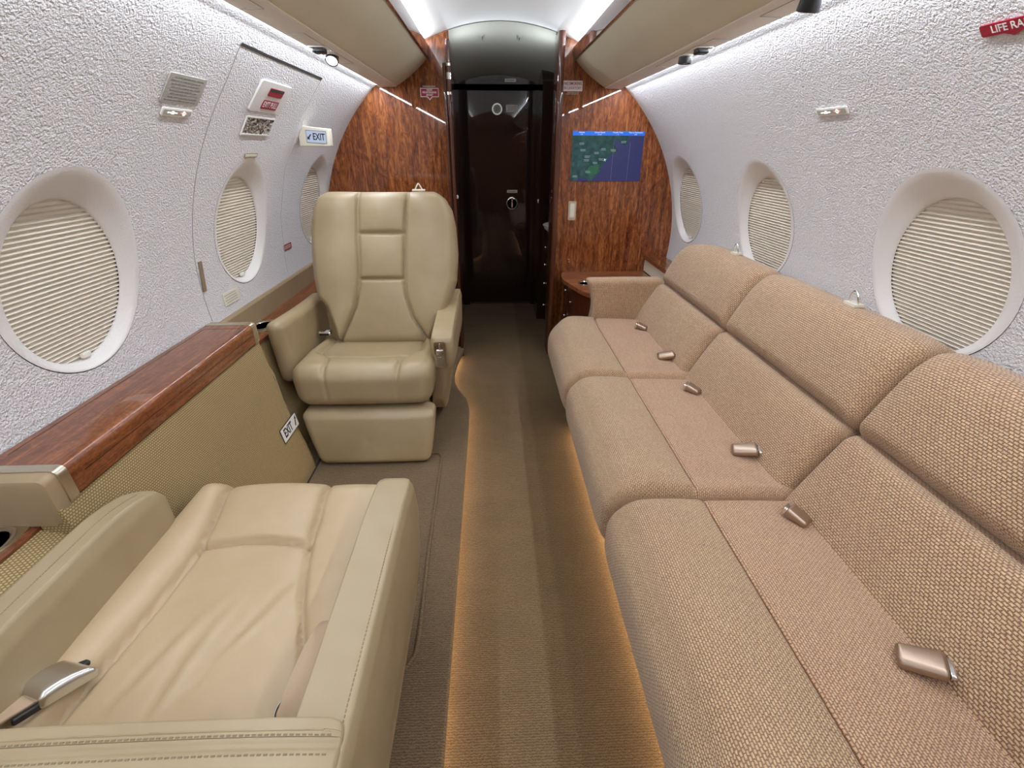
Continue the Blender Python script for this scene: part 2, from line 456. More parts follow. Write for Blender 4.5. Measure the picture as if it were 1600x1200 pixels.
# ------------------------------------------------------------------ fuselage lining with window openings
OA, OB, OZ = .220, .234, 1.019          # outer oval of each reveal on the lining
IA, IB, IZ = .173, .195, .997          # inner oval at the shade
def build_wall(side, name):
    zs = [.25+.06*k for k in range(8)]+[.71]+[.74+.03*k for k in range(20)]+[1.34+.03*k for k in range(10)]
    zs = sorted(set(round(z, 4) for z in zs)); zlo, zhi = .74, 1.31
    ys = [YR]
    for c in WIN:
        ys += [round(c-.27, 4)+round(.03*k, 4) for k in range(19)]
    ys += [YR+.3*k for k in range(1, 11)] + [1.6]
    ys = sorted(set(round(y, 4) for y in ys)); 
    mb = MB(); idx = {}
    def V(y, z):
        k = (round(y, 4), round(z, 4))
        if k not in idx: idx[k] = len(mb.v); mb.v.append((wx(side, z), y, z))
        return idx[k]
    def inwin(y, z): return any(c-.27 < y < c+.27 for c in WIN) and zlo < z < zhi
    fl = side > 0
    for y0, y1 in zip(ys, ys[1:]):
        for z0, z1 in zip(zs, zs[1:]):
            if inwin((y0+y1)/2, (z0+z1)/2): continue
            f = (V(y0, z0), V(y1, z0), V(y1, z1), V(y0, z1)); mb.f.append(f if fl else f[::-1])
    for c in WIN:
        yy = [y for y in ys if c-.2701 <= y <= c+.2701]; zz = [z for z in zs if zlo-1e-6 <= z <= zhi+1e-6]
        per = [(y, zlo) for y in yy]+[(yy[-1], z) for z in zz[1:]]+[(y, zhi) for y in yy[::-1][1:]]+[(yy[0], z) for z in zz[::-1][1:-1]]
        n = len(per); rings = [[V(*p) for p in per]]
        for s in (.35, .7, 1.0):
            ring = []
            for (y, z) in per:
                th = math.atan2((z-OZ)/OB, (y-c)/OA); ey, ez = c+OA*1.02*math.cos(th), OZ+OB*1.02*math.sin(th)
                qy, qz = lerp(y, ey, s), lerp(z, ez, s); ring.append(len(mb.v)); mb.v.append((wx(side, qz), qy, qz))
            rings.append(ring)
        for a, b in zip(rings, rings[1:]):
            for k in range(n):
                f = (a[k], a[(k+1) % n], b[(k+1) % n], b[k]); mb.f.append(f if fl else f[::-1])
    o = mb.build(name, M['wall'], smooth=None)
    for p in o.data.polygons: p.use_smooth = True
    return tag(o, kind='structure')
build_wall(-1, 'wall_left'); build_wall(1, 'wall_right')
def build_window(side, c, n):
    t = thing('window_%d' % n, None, None, (wx(side, IZ), c, IZ), kind='structure'); ox, oy, oz = t.location
    N = 72; PX = lambda z: CX+side*(1.132-(z-.85)*.20); px = PX(IZ)
    prof = []   # (blend outer->inner, blend depth)
    for s, d in ((-.10, -.0), (0, .005), (.12, .03), (.26, .10), (.42, .24), (.58, .43), (.74, .63), (.88, .82), (.97, .95), (1.0, 1.05), (1.01, 1.25)): prof.append((s, d))
    mb = MB(); vs = []
    for s, d in prof:
        for k in range(N):
            th = 2*PI*k/N; cy = lerp(OZ, IZ, s)
            y = c+lerp(OA, IA, s)*math.cos(th); z = cy+lerp(OB, IB, s)*math.sin(th)
            x = lerp(wx(side, z, .0012), PX(z), d); vs.append((x-ox, y-oy, z-oz))
    fs = [(i*N+k, i*N+(k+1) % N, (i+1)*N+(k+1) % N, (i+1)*N+k) for i in range(len(prof)-1) for k in range(N)]
    if side < 0: fs = [f[::-1] for f in fs]
    o = mb.add(vs, fs).build('window_frame', M['reveal'], t, smooth=None)
    for p in o.data.polygons: p.use_smooth = True
    # pleated shade: a zigzag sheet cut to the oval
    pitch = .0108; rows = []; z = IZ-IB-.001; k = 0
    while z < IZ+IB+.006: rows.append((z, k % 2)); z += pitch/2; k += 1
    vs = []; fs = []; nx = 16
    for z, ph in rows:
        q = max(0.06, 1-((z-IZ)/(IB+.003))**2); w = (IA+.002)*math.sqrt(q)
        for j in range(nx+1): vs.append((PX(z)+side*(.003+.0085*ph)-ox, c-w+2*w*j/nx-oy, z-oz))
    for i in range(len(rows)-1):
        for j in range(nx):
            a = i*(nx+1)+j; f = (a, a+1, a+nx+2, a+nx+1); fs.append(f if side > 0 else f[::-1])
    MB().add(vs, fs).build('window_shade', M['shade'], t, smooth=None)
    mb = MB(); zb = IZ-IB+.012
    rbox(.005, .013, .0065, .002, .02, off=(PX(zb)-side*.003-ox, 0, zb-oz), mb=mb, ns=2)
    mb.build('shade_tab', M['shade_tab'], t)
    # dark outer pane closing the opening behind the shade
    MB().prism([(c-oy+(IA+.01)*math.cos(2*PI*k/40), IZ-oz+(IB+.01)*math.sin(2*PI*k/40)) for k in range(40)], px+side*.050-ox, px+side*.054-ox, 'X').build('outer_pane', M['darkgap'], t)
for n, (s, c) in enumerate([(-1, y) for y in WIN]+[(1, y) for y in WIN]): build_window(s, c, n+1)

# lower fuselage behind seats, ceiling, rear closure
for s, nm in ((-1, 'wall_lower_left'), (1, 'wall_lower_right')):
    x = wx(s, .26); tag(MB().box(min(x, x+s*.02), max(x, x+s*.02), YR, YB+.04, 0, .27).build(nm, M['wall']), kind='structure')
def zc(h): return 1.910-.50*h*h
def ceil_mesh():
    hs = [-.54+.045*k for k in range(25)]; pts = [(CX+h, zc(h)) for h in hs]
    out = pts+[(x, z+.03) for x, z in pts[::-1]]
    return MB().prism(out, YR, YB+.01)
tag(ceil_mesh().build('ceiling', M['ceiling']), kind='structure')
# vestibule ceiling: curved both ways, falling towards the lavatory door
mb = MB(); vs = []; NX, NY = 24, 20
for j in range(NY+1):
    t = j/NY; y = lerp(YB-.005, 4.42, t); zt = lerp(1.906, 1.765, min(1, t*1.1)**1.3)
    for i in range(NX+1):
        h = -.50+1.0*i/NX; vs.append((CX+h, y, zt-lerp(.50, .62, t)*h*h))
fs = [(j*(NX+1)+i, (j+1)*(NX+1)+i, (j+1)*(NX+1)+i+1, j*(NX+1)+i+1) for j in range(NY) for i in range(NX)]
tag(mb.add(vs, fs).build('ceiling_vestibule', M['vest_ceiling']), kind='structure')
tag(MB().box(-1.2, 1.3, YR-.03, YR, 0, 2.0).build('wall_rear', M['wood_v']), kind='structure')
# access panel lines of the vestibule ceiling
mb = MB()
for x in (-.035, .185): mb.box(x, x+.003, 3.36, 3.43, 1.868, 1.874)
tag(mb.build('trim_4', M['darkgap']), kind='structure')

# ------------------------------------------------------------------ overhead bins
def bin_(side, label):
    t = thing('overhead_bin', label, 'luggage bin', (CX+side*.5, 0, 1.7)); ox, oz = t.location.x, t.location.z
    X = lambda h: CX+side*h-ox
    def pr(pts): 
        q = [(X(h), z-oz) for h, z in pts]
        return q if side < 0 else q[::-1]
    # leather door face: slightly swelling, rounded lower corner
    face = [(.413, 1.737), (.44, 1.712), (.48, 1.679), (.52, 1.650), (.56, 1.625), (.582, 1.612), (.594, 1.607), (.600, 1.6065)]
    back = [(.612, 1.64), (.50, 1.76), (.43, 1.775), (.418, 1.76)]
    MB().prism(pr(face+back), YR+.02, YB-.001).build('door', M['bin'], t)
    MB().prism(pr([(.402, 1.733), (.412, 1.733), (.424, 1.742), (.424, 1.795), (.402, 1.795)]), YR+.02, YB-.001).build('wood_rail', M['wood_band'], t)
    MB().prism(pr([(.594, 1.6045), (.600, 1.6005), (.685, 1.5985), (.690, 1.602), (.690, 1.607), (.60, 1.613)]), YR+.02, YB-.001).build('service_panel', M['psu'], t)
    for y in (.62, 1.46, 1.74, 2.30): MB().box(min(X(.622), X(.682)), max(X(.622), X(.682)), y, y+.003, 1.5978-oz, 1.5995-oz).build('panel_joint', M['seam'], t)
    for y0, y1 in ((.62, 1.46), (1.74, 2.30)): MB().box(min(X(.622), X(.6235)), max(X(.622), X(.6235)), y0, y1, 1.5988-oz, 1.6005-oz).build('panel_joint', M['seam'], t)
    return t
bin_(-1, 'long beige overhead bin above the leather chairs with dark wood top rail')
bin_(1, 'long beige overhead bin above the sofa with dark wood top rail')
def led_strip(side, h, z, tilt, w, label, y0=YR+.05, y1=YB-.02, st=None):
    t = thing('light_strip', label, 'light', (CX+side*h, 0, z))
    n = 22; mb = MB(); dx, dz = math.cos(tilt)*w/2, math.sin(tilt)*w/2
    nx, nz = math.sin(tilt)*.004, -math.cos(tilt)*.004
    for k in range(n):
        a, b = lerp(y0, y1, k/n), lerp(y0, y1, (k+1)/n)
        q = [(side*-dx, -dz), (side*dx, dz), (side*(dx-nx), dz-nz), (side*(-dx-nx), -dz-nz)]
        mb.prism(q if side < 0 else q[::-1], a, b)
    mb.build('led_tape', st or M['led'], t, smooth=None); return t
led_strip(-1, .703, 1.607, .25, .014, 'cool white light strip washing down the wall above the leather chairs')
led_strip(1, .703, 1.607, .25, .014, 'cool white light strip washing down the wall above the sofa')
led_strip(-1, .440, 1.793, PI-.5, .014, 'cool white cove light between ceiling and the bin above the leather chairs')
led_strip(1, .440, 1.793, PI-.5, .014, 'cool white cove light between ceiling and the bin above the sofa')

# ------------------------------------------------------------------ forward bulkhead and vestibule
def bulk(side, name):
    pts = []
    x0 = .395 if side > 0 else -.215
    xo = CX+side*1.16
    pts = [(x0, 0), (xo, 0), (xo, .45)]
    for k in range(0, 26):
        z = .5+(1.70-.5)*k/25; pts.append((CX+side*(math.sqrt((CR+.015)**2-(z-CZ)**2)), z))
    h0 = abs(x0-CX)
    for k in range(0, 6):
        h = lerp(.59, h0, k/5); pts.append((CX+side*h, zc(h)+.02))
    if side > 0: pts = pts[::-1]
    o = MB().prism(pts, YB, YB+.03).build(name, M['wood_v'], smooth=None); return tag(o, kind='structure')
bulk(-1, 'wall_front_left'); bulk(1, 'wall_front_right')
# jamb posts: rounded, standing proud of the bulkheads
def rrect(x0, x1, z0, z1, r, n=4):
    return arc(x1-r, z1-r, r, 0, 90, n)+arc(x0+r, z1-r, r, 90, 180, n)+arc(x0+r, z0+r, r, 180, 270, n)+arc(x1-r, z0+r, r, 270, 360, n)
def post(name, x0, x1, y0, y1, z0, z1, mat, r=.018):
    return tag(MB().prism(rrect(x0, x1, y0, y1, r), z0, z1, 'Z').build(name, mat), kind='structure')
post('trim_10', .377, .412, 3.0, 3.2, 0, 1.845, M['wood_mid'], .0172)
post('trim_5', -.222, -.203, 2.99, 3.2, 0, 1.80, M['wood_mid'], .009)
post('trim_6', -.247, -.224, 3.02, 3.2, 0, 1.70, M['wood_mid'], .010)
# pocket-door hinge rod on the left jamb
hr = thing('door_hinge_rod', 'slim dark hinge rod with collars on the jamb beside the red placard', 'hinge', (-.213, 2.975, 0))
MB().tube([(0, 0, 1.45), (0, 0, 1.79)], .010, 12).build('rod', M['wood_mid'], hr)
for z, h in ((1.62, .03), (1.68, .012), (1.55, .012)): MB().tube([(0, 0, z), (0, 0, z+h)], .0125, 14).build('collar', M['satin'], hr)
# bulkhead small latch bumps
for x, z in ((-.198, 1.03),): 
    o = MB().lathe([(0, .008), (.008, .007), (.012, 0)], 16, Matrix.Translation((-.200, 3.02, z)) @ Matrix.Rotation(PI/2, 4, 'Y')).build('door_catch', M['cream']); tag(o, 'small round cream door catch on the left jamb beside the chair', 'catch')
# vestibule side walls
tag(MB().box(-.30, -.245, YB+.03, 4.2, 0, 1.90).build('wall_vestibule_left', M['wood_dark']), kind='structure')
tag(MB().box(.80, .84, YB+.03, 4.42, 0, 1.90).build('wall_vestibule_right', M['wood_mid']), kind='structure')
# lavatory door
def lav_door():
    t = thing('door_1', None, None, (.075, 4.2, 0), kind='structure')
    mb = MB(); mb.box(-.276, .277, 0, .03, .02, 1.722); 
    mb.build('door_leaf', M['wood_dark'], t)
    # raised frame mouldings round the leaf
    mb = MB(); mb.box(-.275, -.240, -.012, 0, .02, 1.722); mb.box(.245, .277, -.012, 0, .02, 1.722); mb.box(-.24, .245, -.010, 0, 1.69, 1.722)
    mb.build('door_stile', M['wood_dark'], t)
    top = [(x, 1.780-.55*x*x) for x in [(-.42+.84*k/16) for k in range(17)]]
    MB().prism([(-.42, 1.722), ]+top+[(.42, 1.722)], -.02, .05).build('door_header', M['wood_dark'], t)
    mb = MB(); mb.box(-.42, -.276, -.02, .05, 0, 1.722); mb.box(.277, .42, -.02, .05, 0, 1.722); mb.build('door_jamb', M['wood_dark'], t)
    MB().box(-.276, .277, -.014, .0, .002, .012).build('sill_strip', M['chrome'], t)
    # round latch
    L = Matrix.Translation((.106, -.001, .872)) @ Matrix.Rotation(PI/2, 4, 'X')
    la = MB().lathe([(.052, 0), (.052, .006), (.047, .009), (.041, .009), (.039, .0004)], 40, L).build('door_handle', M['chrome'], t)
    MB().lathe([(0, .002), (.039, .002)], 40, L).build('handle_cup', M['black'], la)
    rbox(.008, .005, .033, .004, .02, off=(.106, -.010, .872), ns=3).build('thumb_turn', M['chrome'], la)
    # vent ring
    L2 = Matrix.Translation((-.012, -.001, 1.56)) @ Matrix.Rotation(PI/2, 4, 'X')
    ri = MB().lathe([(.040, 0), (.040, .005), (.036, .007), (.032, .005), (.032, 0)], 40, L2).build('ring', M['ring_glow'], t)
    MB().lathe([(0, .006), (.006, .006), (.012, .004), (.0315, .0012)], 24, L2).build('ring_boss', M['placard'], ri)
    for (x, z, w, h, rows) in ((.103, 1.565, .092, .05, 4), (.107, .967, .086, .022, 1)):
        fr = frame((x, -.0012, z), (1, 0, 0), (0, 0, 1))
        p = link('placard', plate(w, h, .001, .002).mesh('placard'), M['white'], t, mtx=fr)
        link('placard_print', lines_text(MB(), w*.9, h*.8, rows, .0003, .001, .4).mesh('print'), M['placard_txt'], p)
    fr = frame((.09, -.0212, 1.747), (1, 0, 0), (0, 0, 1)); p = link('placard', plate(.085, .022, .001, .002).mesh('placard'), M['white'], t, mtx=fr)
    link('placard_print', lines_text(MB(), .07, .015, 1, .0003, .001, .4).mesh('print'), M['placard_txt'], p)
    MB().box(-.06, .05, -.022, -.019, 1.738, 1.748).build('slot', M['black'], t)
lav_door()
# closet panel with rounded top beyond the basin
cl = thing('closet', 'tall dark wood closet with rounded top corner beyond the basin', 'closet', (.6, 3.95, 0))
pts = [(3.76-3.95, 0), (4.18-3.95, 0), (4.18-3.95, 1.66)]+arc(4.06-3.95, 1.66, .12, 0, 90, 8)+arc(3.90-3.95, 1.66, .12, 90, 150, 6)+[(3.76-3.95, 1.70)]
MB().prism([p for p in pts], -.228, -.04, 'X').build('body', M['wood_dark'], cl)
mb = MB(); mb.box(-.234, -.228, -.15, .19, .12, .80); mb.box(-.234, -.228, -.15, .19, .84, 1.50); mb.build('door', M['wood_dark'], cl)
o = MB().lathe([(0, .010), (.012, .008), (.016, 0)], 16, Matrix.Translation((-.234, -.165, .93)) @ Matrix.Rotation(-PI/2, 4, 'Y')).build('knob', M['cream'], cl)
# vanity with basin and drawers
va = thing('vanity_cabinet', 'dark wood vanity with pale oval basin and small drawers behind the bulkhead', 'cabinet', (.6, 3.48, 0))
MB().box(-.165, .19, -.27, .265, .0, .70).build('body', M['wood_dark'], va)
MB().prism(rrect(-.185, .19, -.28, .27, .03), .70, .725, 'Z').build('worktop', M['wood_mid'], va)
MB().lathe([(.10, .0), (.155, .045), (.17, .075), (.165, .08), (.15, .07), (.09, .02), (0, .012)], 40, Matrix.Translation((-.055, .04, .722)), .75).build('basin', M['sink'], va)
for z0, z1 in ((.08, .26), (.27, .42), (.43, .55), (.56, .68)):
    for y0, y1 in ((-.26, -.01), (.0, .25)):
        d = MB().box(-.178, -.165, y0, y1, z0, z1).build('drawer', M['wood_dark'], va)
        MB().lathe([(.004, 0), (.005, .008), (.011, .012), (.010, .017), (0, .02)], 14, Matrix.Translation((-.178, (y0+y1)/2, (z0+z1)/2)) @ Matrix.Rotation(-PI/2, 4, 'Y')).build('knob', M['satin'], d)

# side cabinet with cup holder between sofa arm and bulkhead
sc = thing('side_cabinet', 'low glossy wood side cabinet with rounded top and cup holder behind the sofa arm', 'cabinet', (.8, 2.85, 0))
top = [(x-.8, y-2.85) for x, y in [(1.032, 3.148), (.500, 3.148)]+[(p[0], p[1]) for p in crom([(.470, 3.12, 0), (.455, 3.02, 0), (.458, 2.93, 0), (.49, 2.80, 0), (.535, 2.66, 0), (.575, 2.60, 0), (.62, 2.575, 0)], 5)]+[(1.032, 2.575)]]
MB().prism(top, .520, .545, 'Z').build('top', M['wood_table'], sc)
bod = [(x-.8, y-2.85) for x, y in [(1.02, 3.146), (.505, 3.146), (.475, 3.02), (.51, 2.82), (.56, 2.66), (.60, 2.60), (1.02, 2.60)]]
MB().prism(bod, .06, .52, 'Z').build('body', M['wood_mid'], sc)
mb = MB(); mb.lathe([(.050, 0), (.052, .004), (.042, .006), (.036, .0004)], 36, Matrix.Translation((.578-.8, 2.83-2.85, .545))); mb.build('cup_holder_ring', M['chrome'], sc)
MB().lathe([(0, .0012), (.038, .0012)], 30, Matrix.Translation((.578-.8, -.02, .5455))).build('cup_well', M['black'], sc)
for y, z in ((2.96, .47), (2.86, .42), (2.96, .30), (2.84, .24)):
    x = interp([(2.66, .56), (2.82, .51), (3.02, .475), (3.146, .505)], y)
    MB().lathe([(.004, 0), (.005, .006), (.010, .009), (.009, .013), (0, .016)], 14, Matrix.Translation((x-.8, y-2.85, z)) @ Matrix.Rotation(-PI/2, 4, 'Y')).build('knob', M['satin'], sc)
# short sill on the right behind the sofa's far end
rs = thing('wall_ledge', 'short wood topped ledge on the wall behind the far end of the sofa', 'ledge', (1.1, 2.85, .6))
MB().prism([(-.065, -.05), (.08, -.05), (.08, .03), (-.065, .03)], -.31, .298).build('front', M['cream'], rs)
MB().prism([(-.075, .03), (.075, .03), (.055, .05), (-.07, .05)], -.31, .298).build('top', M['wood_y'], rs)

# ------------------------------------------------------------------ monitor with moving map
def screen():
    W, Hh = .435, .274
    t = thing('wall_screen', 'flat screen on the right bulkhead showing a moving map with blue header', 'screen', mtx=frame((.716, YB-.002, 1.247), (1, 0, 0), (0, 0, 1)))
    tt = NT('map_picture'); v = tt.coord(); 
    n = tt.noise(v, 28, 5, .65); land = tt.ramp(n, [(.3, (.010, .035, .05)), (.5, (.025, .085, .085)), (.7, (.05, .14, .11))])
    sx = tt.n('ShaderNodeSeparateXYZ'); tt.l(v, sx.inputs[0])
    tt.l(land, tt.b.inputs['Emission Color']); tt.b.inputs['Emission Strength'].default_value = .8; tt.set(Base_Color=(.0, .0, .0), Roughness=.1)
    sea = emis('map_sea', (.022, .026, .125), .95); hdr = emis('map_header', (.01, .17, .85), 1.0); wt = emis('map_white', (.8, .9, 1), .9); grey = emis('map_names', (.45, .6, .65), .5)
    grn = emis('map_green', (.02, .14, .07), .7)
    plate(W, Hh, .003, .002).build('display', tt.m, t)
    hw, hh = W/2, Hh/2; yt = hh-.026
    coast = [(hw, yt), (.13, yt), (.115, yt-.02), (.125, yt-.035), (.105, yt-.05), (.075, yt-.035), (.05, yt-.015), (.035, yt-.03), (.045, yt-.055), (.065, yt-.075), (.045, yt-.095), (.015, yt-.105), (-.0, yt-.13), (-.02, yt-.155), (-.035, yt-.175), (-.035, yt-.195), (-.07, yt-.225), (-.085, -hh), (hw, -hh)]
    mb = MB(); mb.prism(coast[::-1], .003, .0034, 'Z'); mb.prism([(-.18, -hh), (-.10, -hh), (-.115, -hh+.01), (-.16, -hh+.022)], .003, .0034, 'Z'); mb.build('sea', sea, t)
    MB().prism([(-.09, -hh+.03), (-.05, -hh+.045), (-.045, -hh+.095), (-.10, -hh+.085), (-.13, -hh+.05)], .003, .0033, 'Z').build('plain', grn, t)
    MB().box(-hw, hw, yt+.003, hh, .003, .0036).build('header', hdr, t)
    for k, (a, b) in enumerate((('Altitude', '0 ft'), ('Ground Speed', '0 mph'), ('Outside Temp', '-- F'), ('Time to Destination', '0:00'))):
        x = -hw+(k+.5)*W/4
        text('header_text', a, .0105, wt, t, x, hh-.0065, .0037, bold=.0002); text('header_text', b, .0095, wt, t, x, hh-.0175, .0037)
    for x, y in ((-.16, .07), (-.15, .035), (-.12, .0), (-.125, -.02), (-.065, .02), (-.025, .04), (.035, .035), (-.07, -.035), (-.11, -.085), (-.19, -.11), (.095, .08), (-.035, -.015)):
        q = lines_text(MB(), .034, .014, 2, .0002, .0036, .5); q.v = [(a+x, b+y, c) for a, b, c in q.v]; q.build('place_name', grey, t)
    mb = MB()
    for x in (.035, .135): mb.box(x, x+.0008, -hh, yt-.03, .0034, .0037)
    mb.build('grid_line', grey, t)
    pl = [(0, .009), (.0015, .003), (.009, -.002), (.009, -.004), (.0015, -.002), (.001, -.006), (.004, -.009), (-.004, -.009), (-.001, -.006), (-.0015, -.002), (-.009, -.004), (-.009, -.002), (-.0015, .003)]
    MB().prism([(x*math.cos(.5)-y*math.sin(.5)-.012, x*math.sin(.5)+y*math.cos(.5)-.016) for x, y in pl][::-1], .0034, .004, 'Z').build('plane_symbol', wt, t)
    return t
screen()
sw = thing('switch_plate', 'champagne metal rocker switch on right bulkhead below the screen', 'switch', mtx=frame((.521, YB-.001, .935), (1, 0, 0), (0, 0, 1)))
plate(.050, .116, .004, .008).build('plate', M['champagne'], sw)
plate(.030, .086, .003, .004, z0=.004).build('rocker', M['cream'], sw)
plate(.027, .030, .002, .003, cy=-.022, z0=.007).build('button', M['cream'], sw)

# placards on the bulkheads
p = thing('lavatory_placard', 'white no smoking in lavatory placard on right bulkhead', 'sign', mtx=frame((.484, YB-.001, 1.612), (1, 0, 0), (0, 0, 1)))
plate(.112, .052, .0016, .004).build('plate', M['redtxt'], p)
text('lettering', 'NO SMOKING', .0190, M['red'], p, 0, .0115, .0017, sx=.84, bold=.0002); text('lettering', 'IN LAVATORY', .0190, M['red'], p, 0, -.0115, .0017, sx=.84, bold=.0002)
q = plate(.112, .054, .0013, .004); 
lp = lines_text(MB(), .085, .014, 2, .0006, 0, .4); MB().add([(a, b-.036, c+.0005) for a, b, c in lp.v], lp.f).build('small_print', M['placard'], p)
p = thing('extinguisher_placard', 'red placard with down arrow for fire extinguisher and life raft', 'sign', mtx=frame((-.338, YB-.001, 1.572), (1, 0, 0), (0, 0, 1)))
out = [(-.052, .024), (-.052, -.02), (-.014, -.02), (0, -.036), (.014, -.02), (.052, -.02), (.052, .024)]
MB().prism(out, 0, .0012, 'Z').build('border', M['redtxt'], p)
MB().prism([(-.049, .021), (-.049, -.017), (-.011, -.017), (0, -.031), (.011, -.017), (.049, -.017), (.049, .021)], .0012, .0018, 'Z').build('plate', M['red'], p)
for s_, y in (('HALON', .0145), ('FIRE EXTINGUISHER', .0025), ('LIFE RAFT', -.010)): text('lettering', s_, .0125, M['redtxt'], p, 0, y, .0019, sx=.72, bold=.0004)
lp = lines_text(MB(), .09, .010, 1, .0012, 0, .6); MB().add([(a, b+.032, c) for a, b, c in lp.v], lp.f).build('small_print', M['placard'], p)

# ------------------------------------------------------------------ things on the side walls
p = thing('instruction_placard', 'large grey instruction placard above the lit sign on the left wall', 'sign', mtx=wall_frame(-1, 1.489, 1.432, .001))
plate(.168, .079, .003, .004).build('plate', M['placard'], p)
lines_text(MB(), .150, .070, 8, .0004, .003, .32).build('lettering', M['placard_txt'], p)
def psu_sign(side, y, z, label):
    p = thing('passenger_sign', label, 'sign', mtx=wall_frame(side, y, z, .001))
    plate(.136, .022, .003, .003).build('bezel', M['psu'], p); plate(.124, .014, .0008, .002, z0=.003).build('window', M['placard'], p)
    mb = MB()
    # belt pictogram
    mb.box(-.045, -.030, -.002, .001, .0038, .0044); mb.box(-.016, -.003, -.002, .001, .0038, .0044)
    mb.prism([(-.030, -.004), (-.016, -.004), (-.018, .004), (-.026, .004)], .0038, .0044, 'Z'); mb.build('belt_symbol', M['icon'], p)
    q = MB(); q.box(.014, .040, -.0015, .0025, .0038, .0044); q.build('smoking_symbol', M['icon_red'], p)
    q = MB(); q.lathe([(.0042, .0038), (.0042, .0046), (.0060, .0046), (.0060, .0038)], 18, Matrix.Translation((.027, 0, 0))); q.build('ring_symbol', M['icon'], p)
psu_sign(-1, 1.493, 1.3805, 'small lit seat belt and no smoking sign below the grey placard')
psu_sign(1, 1.507, 1.3945, 'small lit seat belt and no smoking sign alone above the sofa')
# emergency exit handle cover
p = thing('exit_handle_cover', 'white cover with dark red slot and red exit pull label', 'exit handle', mtx=wall_frame(-1, 2.004, 1.456, .001))
def tapered(w, h, t, r=.004): return plate(w, h, t, r)
plate(.262, .112, .006, .008).build('plate', M['reveal'], p)
plate(.118, .030, .003, .005, cx=.012, cy=.022, z0=.005).build('slot', M['red'], p)
plate(.118, .010, .0035, .004, cx=.012, cy=.031, z0=.005).build('slot_painted_shadow', M['darkgap'], p)  # dark strip stands in for shade along the slot's upper edge
plate(.130, .034, .0012, .004, cx=.010, cy=-.026, z0=.006).build('label_plate', M['red'], p)
text('lettering', 'EXIT PULL', .031, M['redtxt'], p, .010, -.026, .0073, sx=.83, bold=.0004)
p = thing('foil_window', 'small viewing opening showing crinkled silver foil below the exit pull cover', 'opening', mtx=wall_frame(-1, 2.006, 1.3655, .001))
mb = MB(); W, Hh = .226, .060
for a in ((-W/2-.005, W/2+.005, Hh/2, Hh/2+.005), (-W/2-.005, W/2+.005, -Hh/2-.005, -Hh/2), (-W/2-.005, -W/2, -Hh/2, Hh/2), (W/2, W/2+.005, -Hh/2, Hh/2)): mb.box(a[0], a[1], a[2], a[3], 0, .004)
mb.build('rim', M['white'], p)
mb = MB(); nx, ny = 34, 12; vs = [(lerp(-W/2, W/2, i/nx), lerp(-Hh/2, Hh/2, j/ny), .001+random.uniform(0, .0025)) for j in range(ny+1) for i in range(nx+1)]
mb.add(vs, [(j*(nx+1)+i, j*(nx+1)+i+1, (j+1)*(nx+1)+i+1, (j+1)*(nx+1)+i) for j in range(ny) for i in range(nx)]).build('foil', M['foil'], p, smooth=None)
p = thing('label_plate', 'tiny cream label plate just above the middle left window', 'label', mtx=wall_frame(-1, 2.02, 1.2685, .001)); plate(.105, .015, .003, .003).build('rim', M['champagne'], p); plate(.092, .009, .001, .002, z0=.003).build('face', M['cream'], p)
p = thing('red_label', 'tiny red label on the wall beside the leather chair headrest', 'label', mtx=wall_frame(-1, 2.468, .845, .001)); plate(.098, .029, .002, .003).build('plate', M['red'], p); lines_text(MB(), .085, .020, 3, .0004, .002, .35).build('lettering', M['redtxt'], p)
p = thing('wall_placard', 'small pale placard low on the wall beneath the middle left window', 'sign', mtx=wall_frame(-1, 1.853, .766, .001)); plate(.118, .048, .003, .003).build('plate', M['cream'], p); lines_text(MB(), .100, .038, 4, .0005, .003, .35).build('lettering', M['placard'], p)
p = wall_frame(-1, 1.693, .885, .001)
tag(plate(.020, .108, .004, .003).build('hatch_tab', M['brown_tab'], mtx=p), 'brown vertical tab set in the hatch seam between two left windows', 'tab')
# hatch outline: seam strip following the lining
def wall_strip(name, side, path, w, mat, t=.0014):
    mb = MB(); vs = []
    for i, (y, z) in enumerate(path):
        a = Vector(path[max(i-1, 0)]); b = Vector(path[min(i+1, len(path)-1)]); d = (b-a).normalized(); n = Vector((-d.y, d.x))*w/2
        for q, o in ((n, 0), (n, t), (-n, t), (-n, 0)):
            yy, zz = y+q.x, z+q.y; vs.append((wx(side, zz, o), yy, zz))
    fs = []
    for i in range(len(path)-1):
        for k in range(4): fs.append((i*4+k, i*4+(k+1) % 4, (i+1)*4+(k+1) % 4, (i+1)*4+k))
    o = mb.add(vs, fs).build(name, mat, smooth=None); return tag(o, kind='structure')
hs_ = [(.72, 1.690), (.85, 1.678), (.963, 1.668), (1.185, 1.669), (1.416, 1.674), (1.49, 1.668), (1.556, 1.640)]
wall_strip('trim_7', -1, [(p.y, p.x) for p in crom([(a, b, 0) for a, b in hs_], 6)], .003, M['seam'], .0010)
wall_strip('trim_8', -1, [(1.638, 1.556), (1.80, 1.554), (2.0, 1.553), (2.2, 1.552), (2.363, 1.551)], .006, M['darkgap'], .0025)  # black strip paints the shadow of the wider gap at the hatch top
wall_strip('trim_9', -1, [(2.363, 1.551), (2.385, 1.50), (2.392, 1.42), (2.40, 1.2), (2.41, 1.0), (2.42, .80), (2.42, .73)], .0025, M['reveal'])
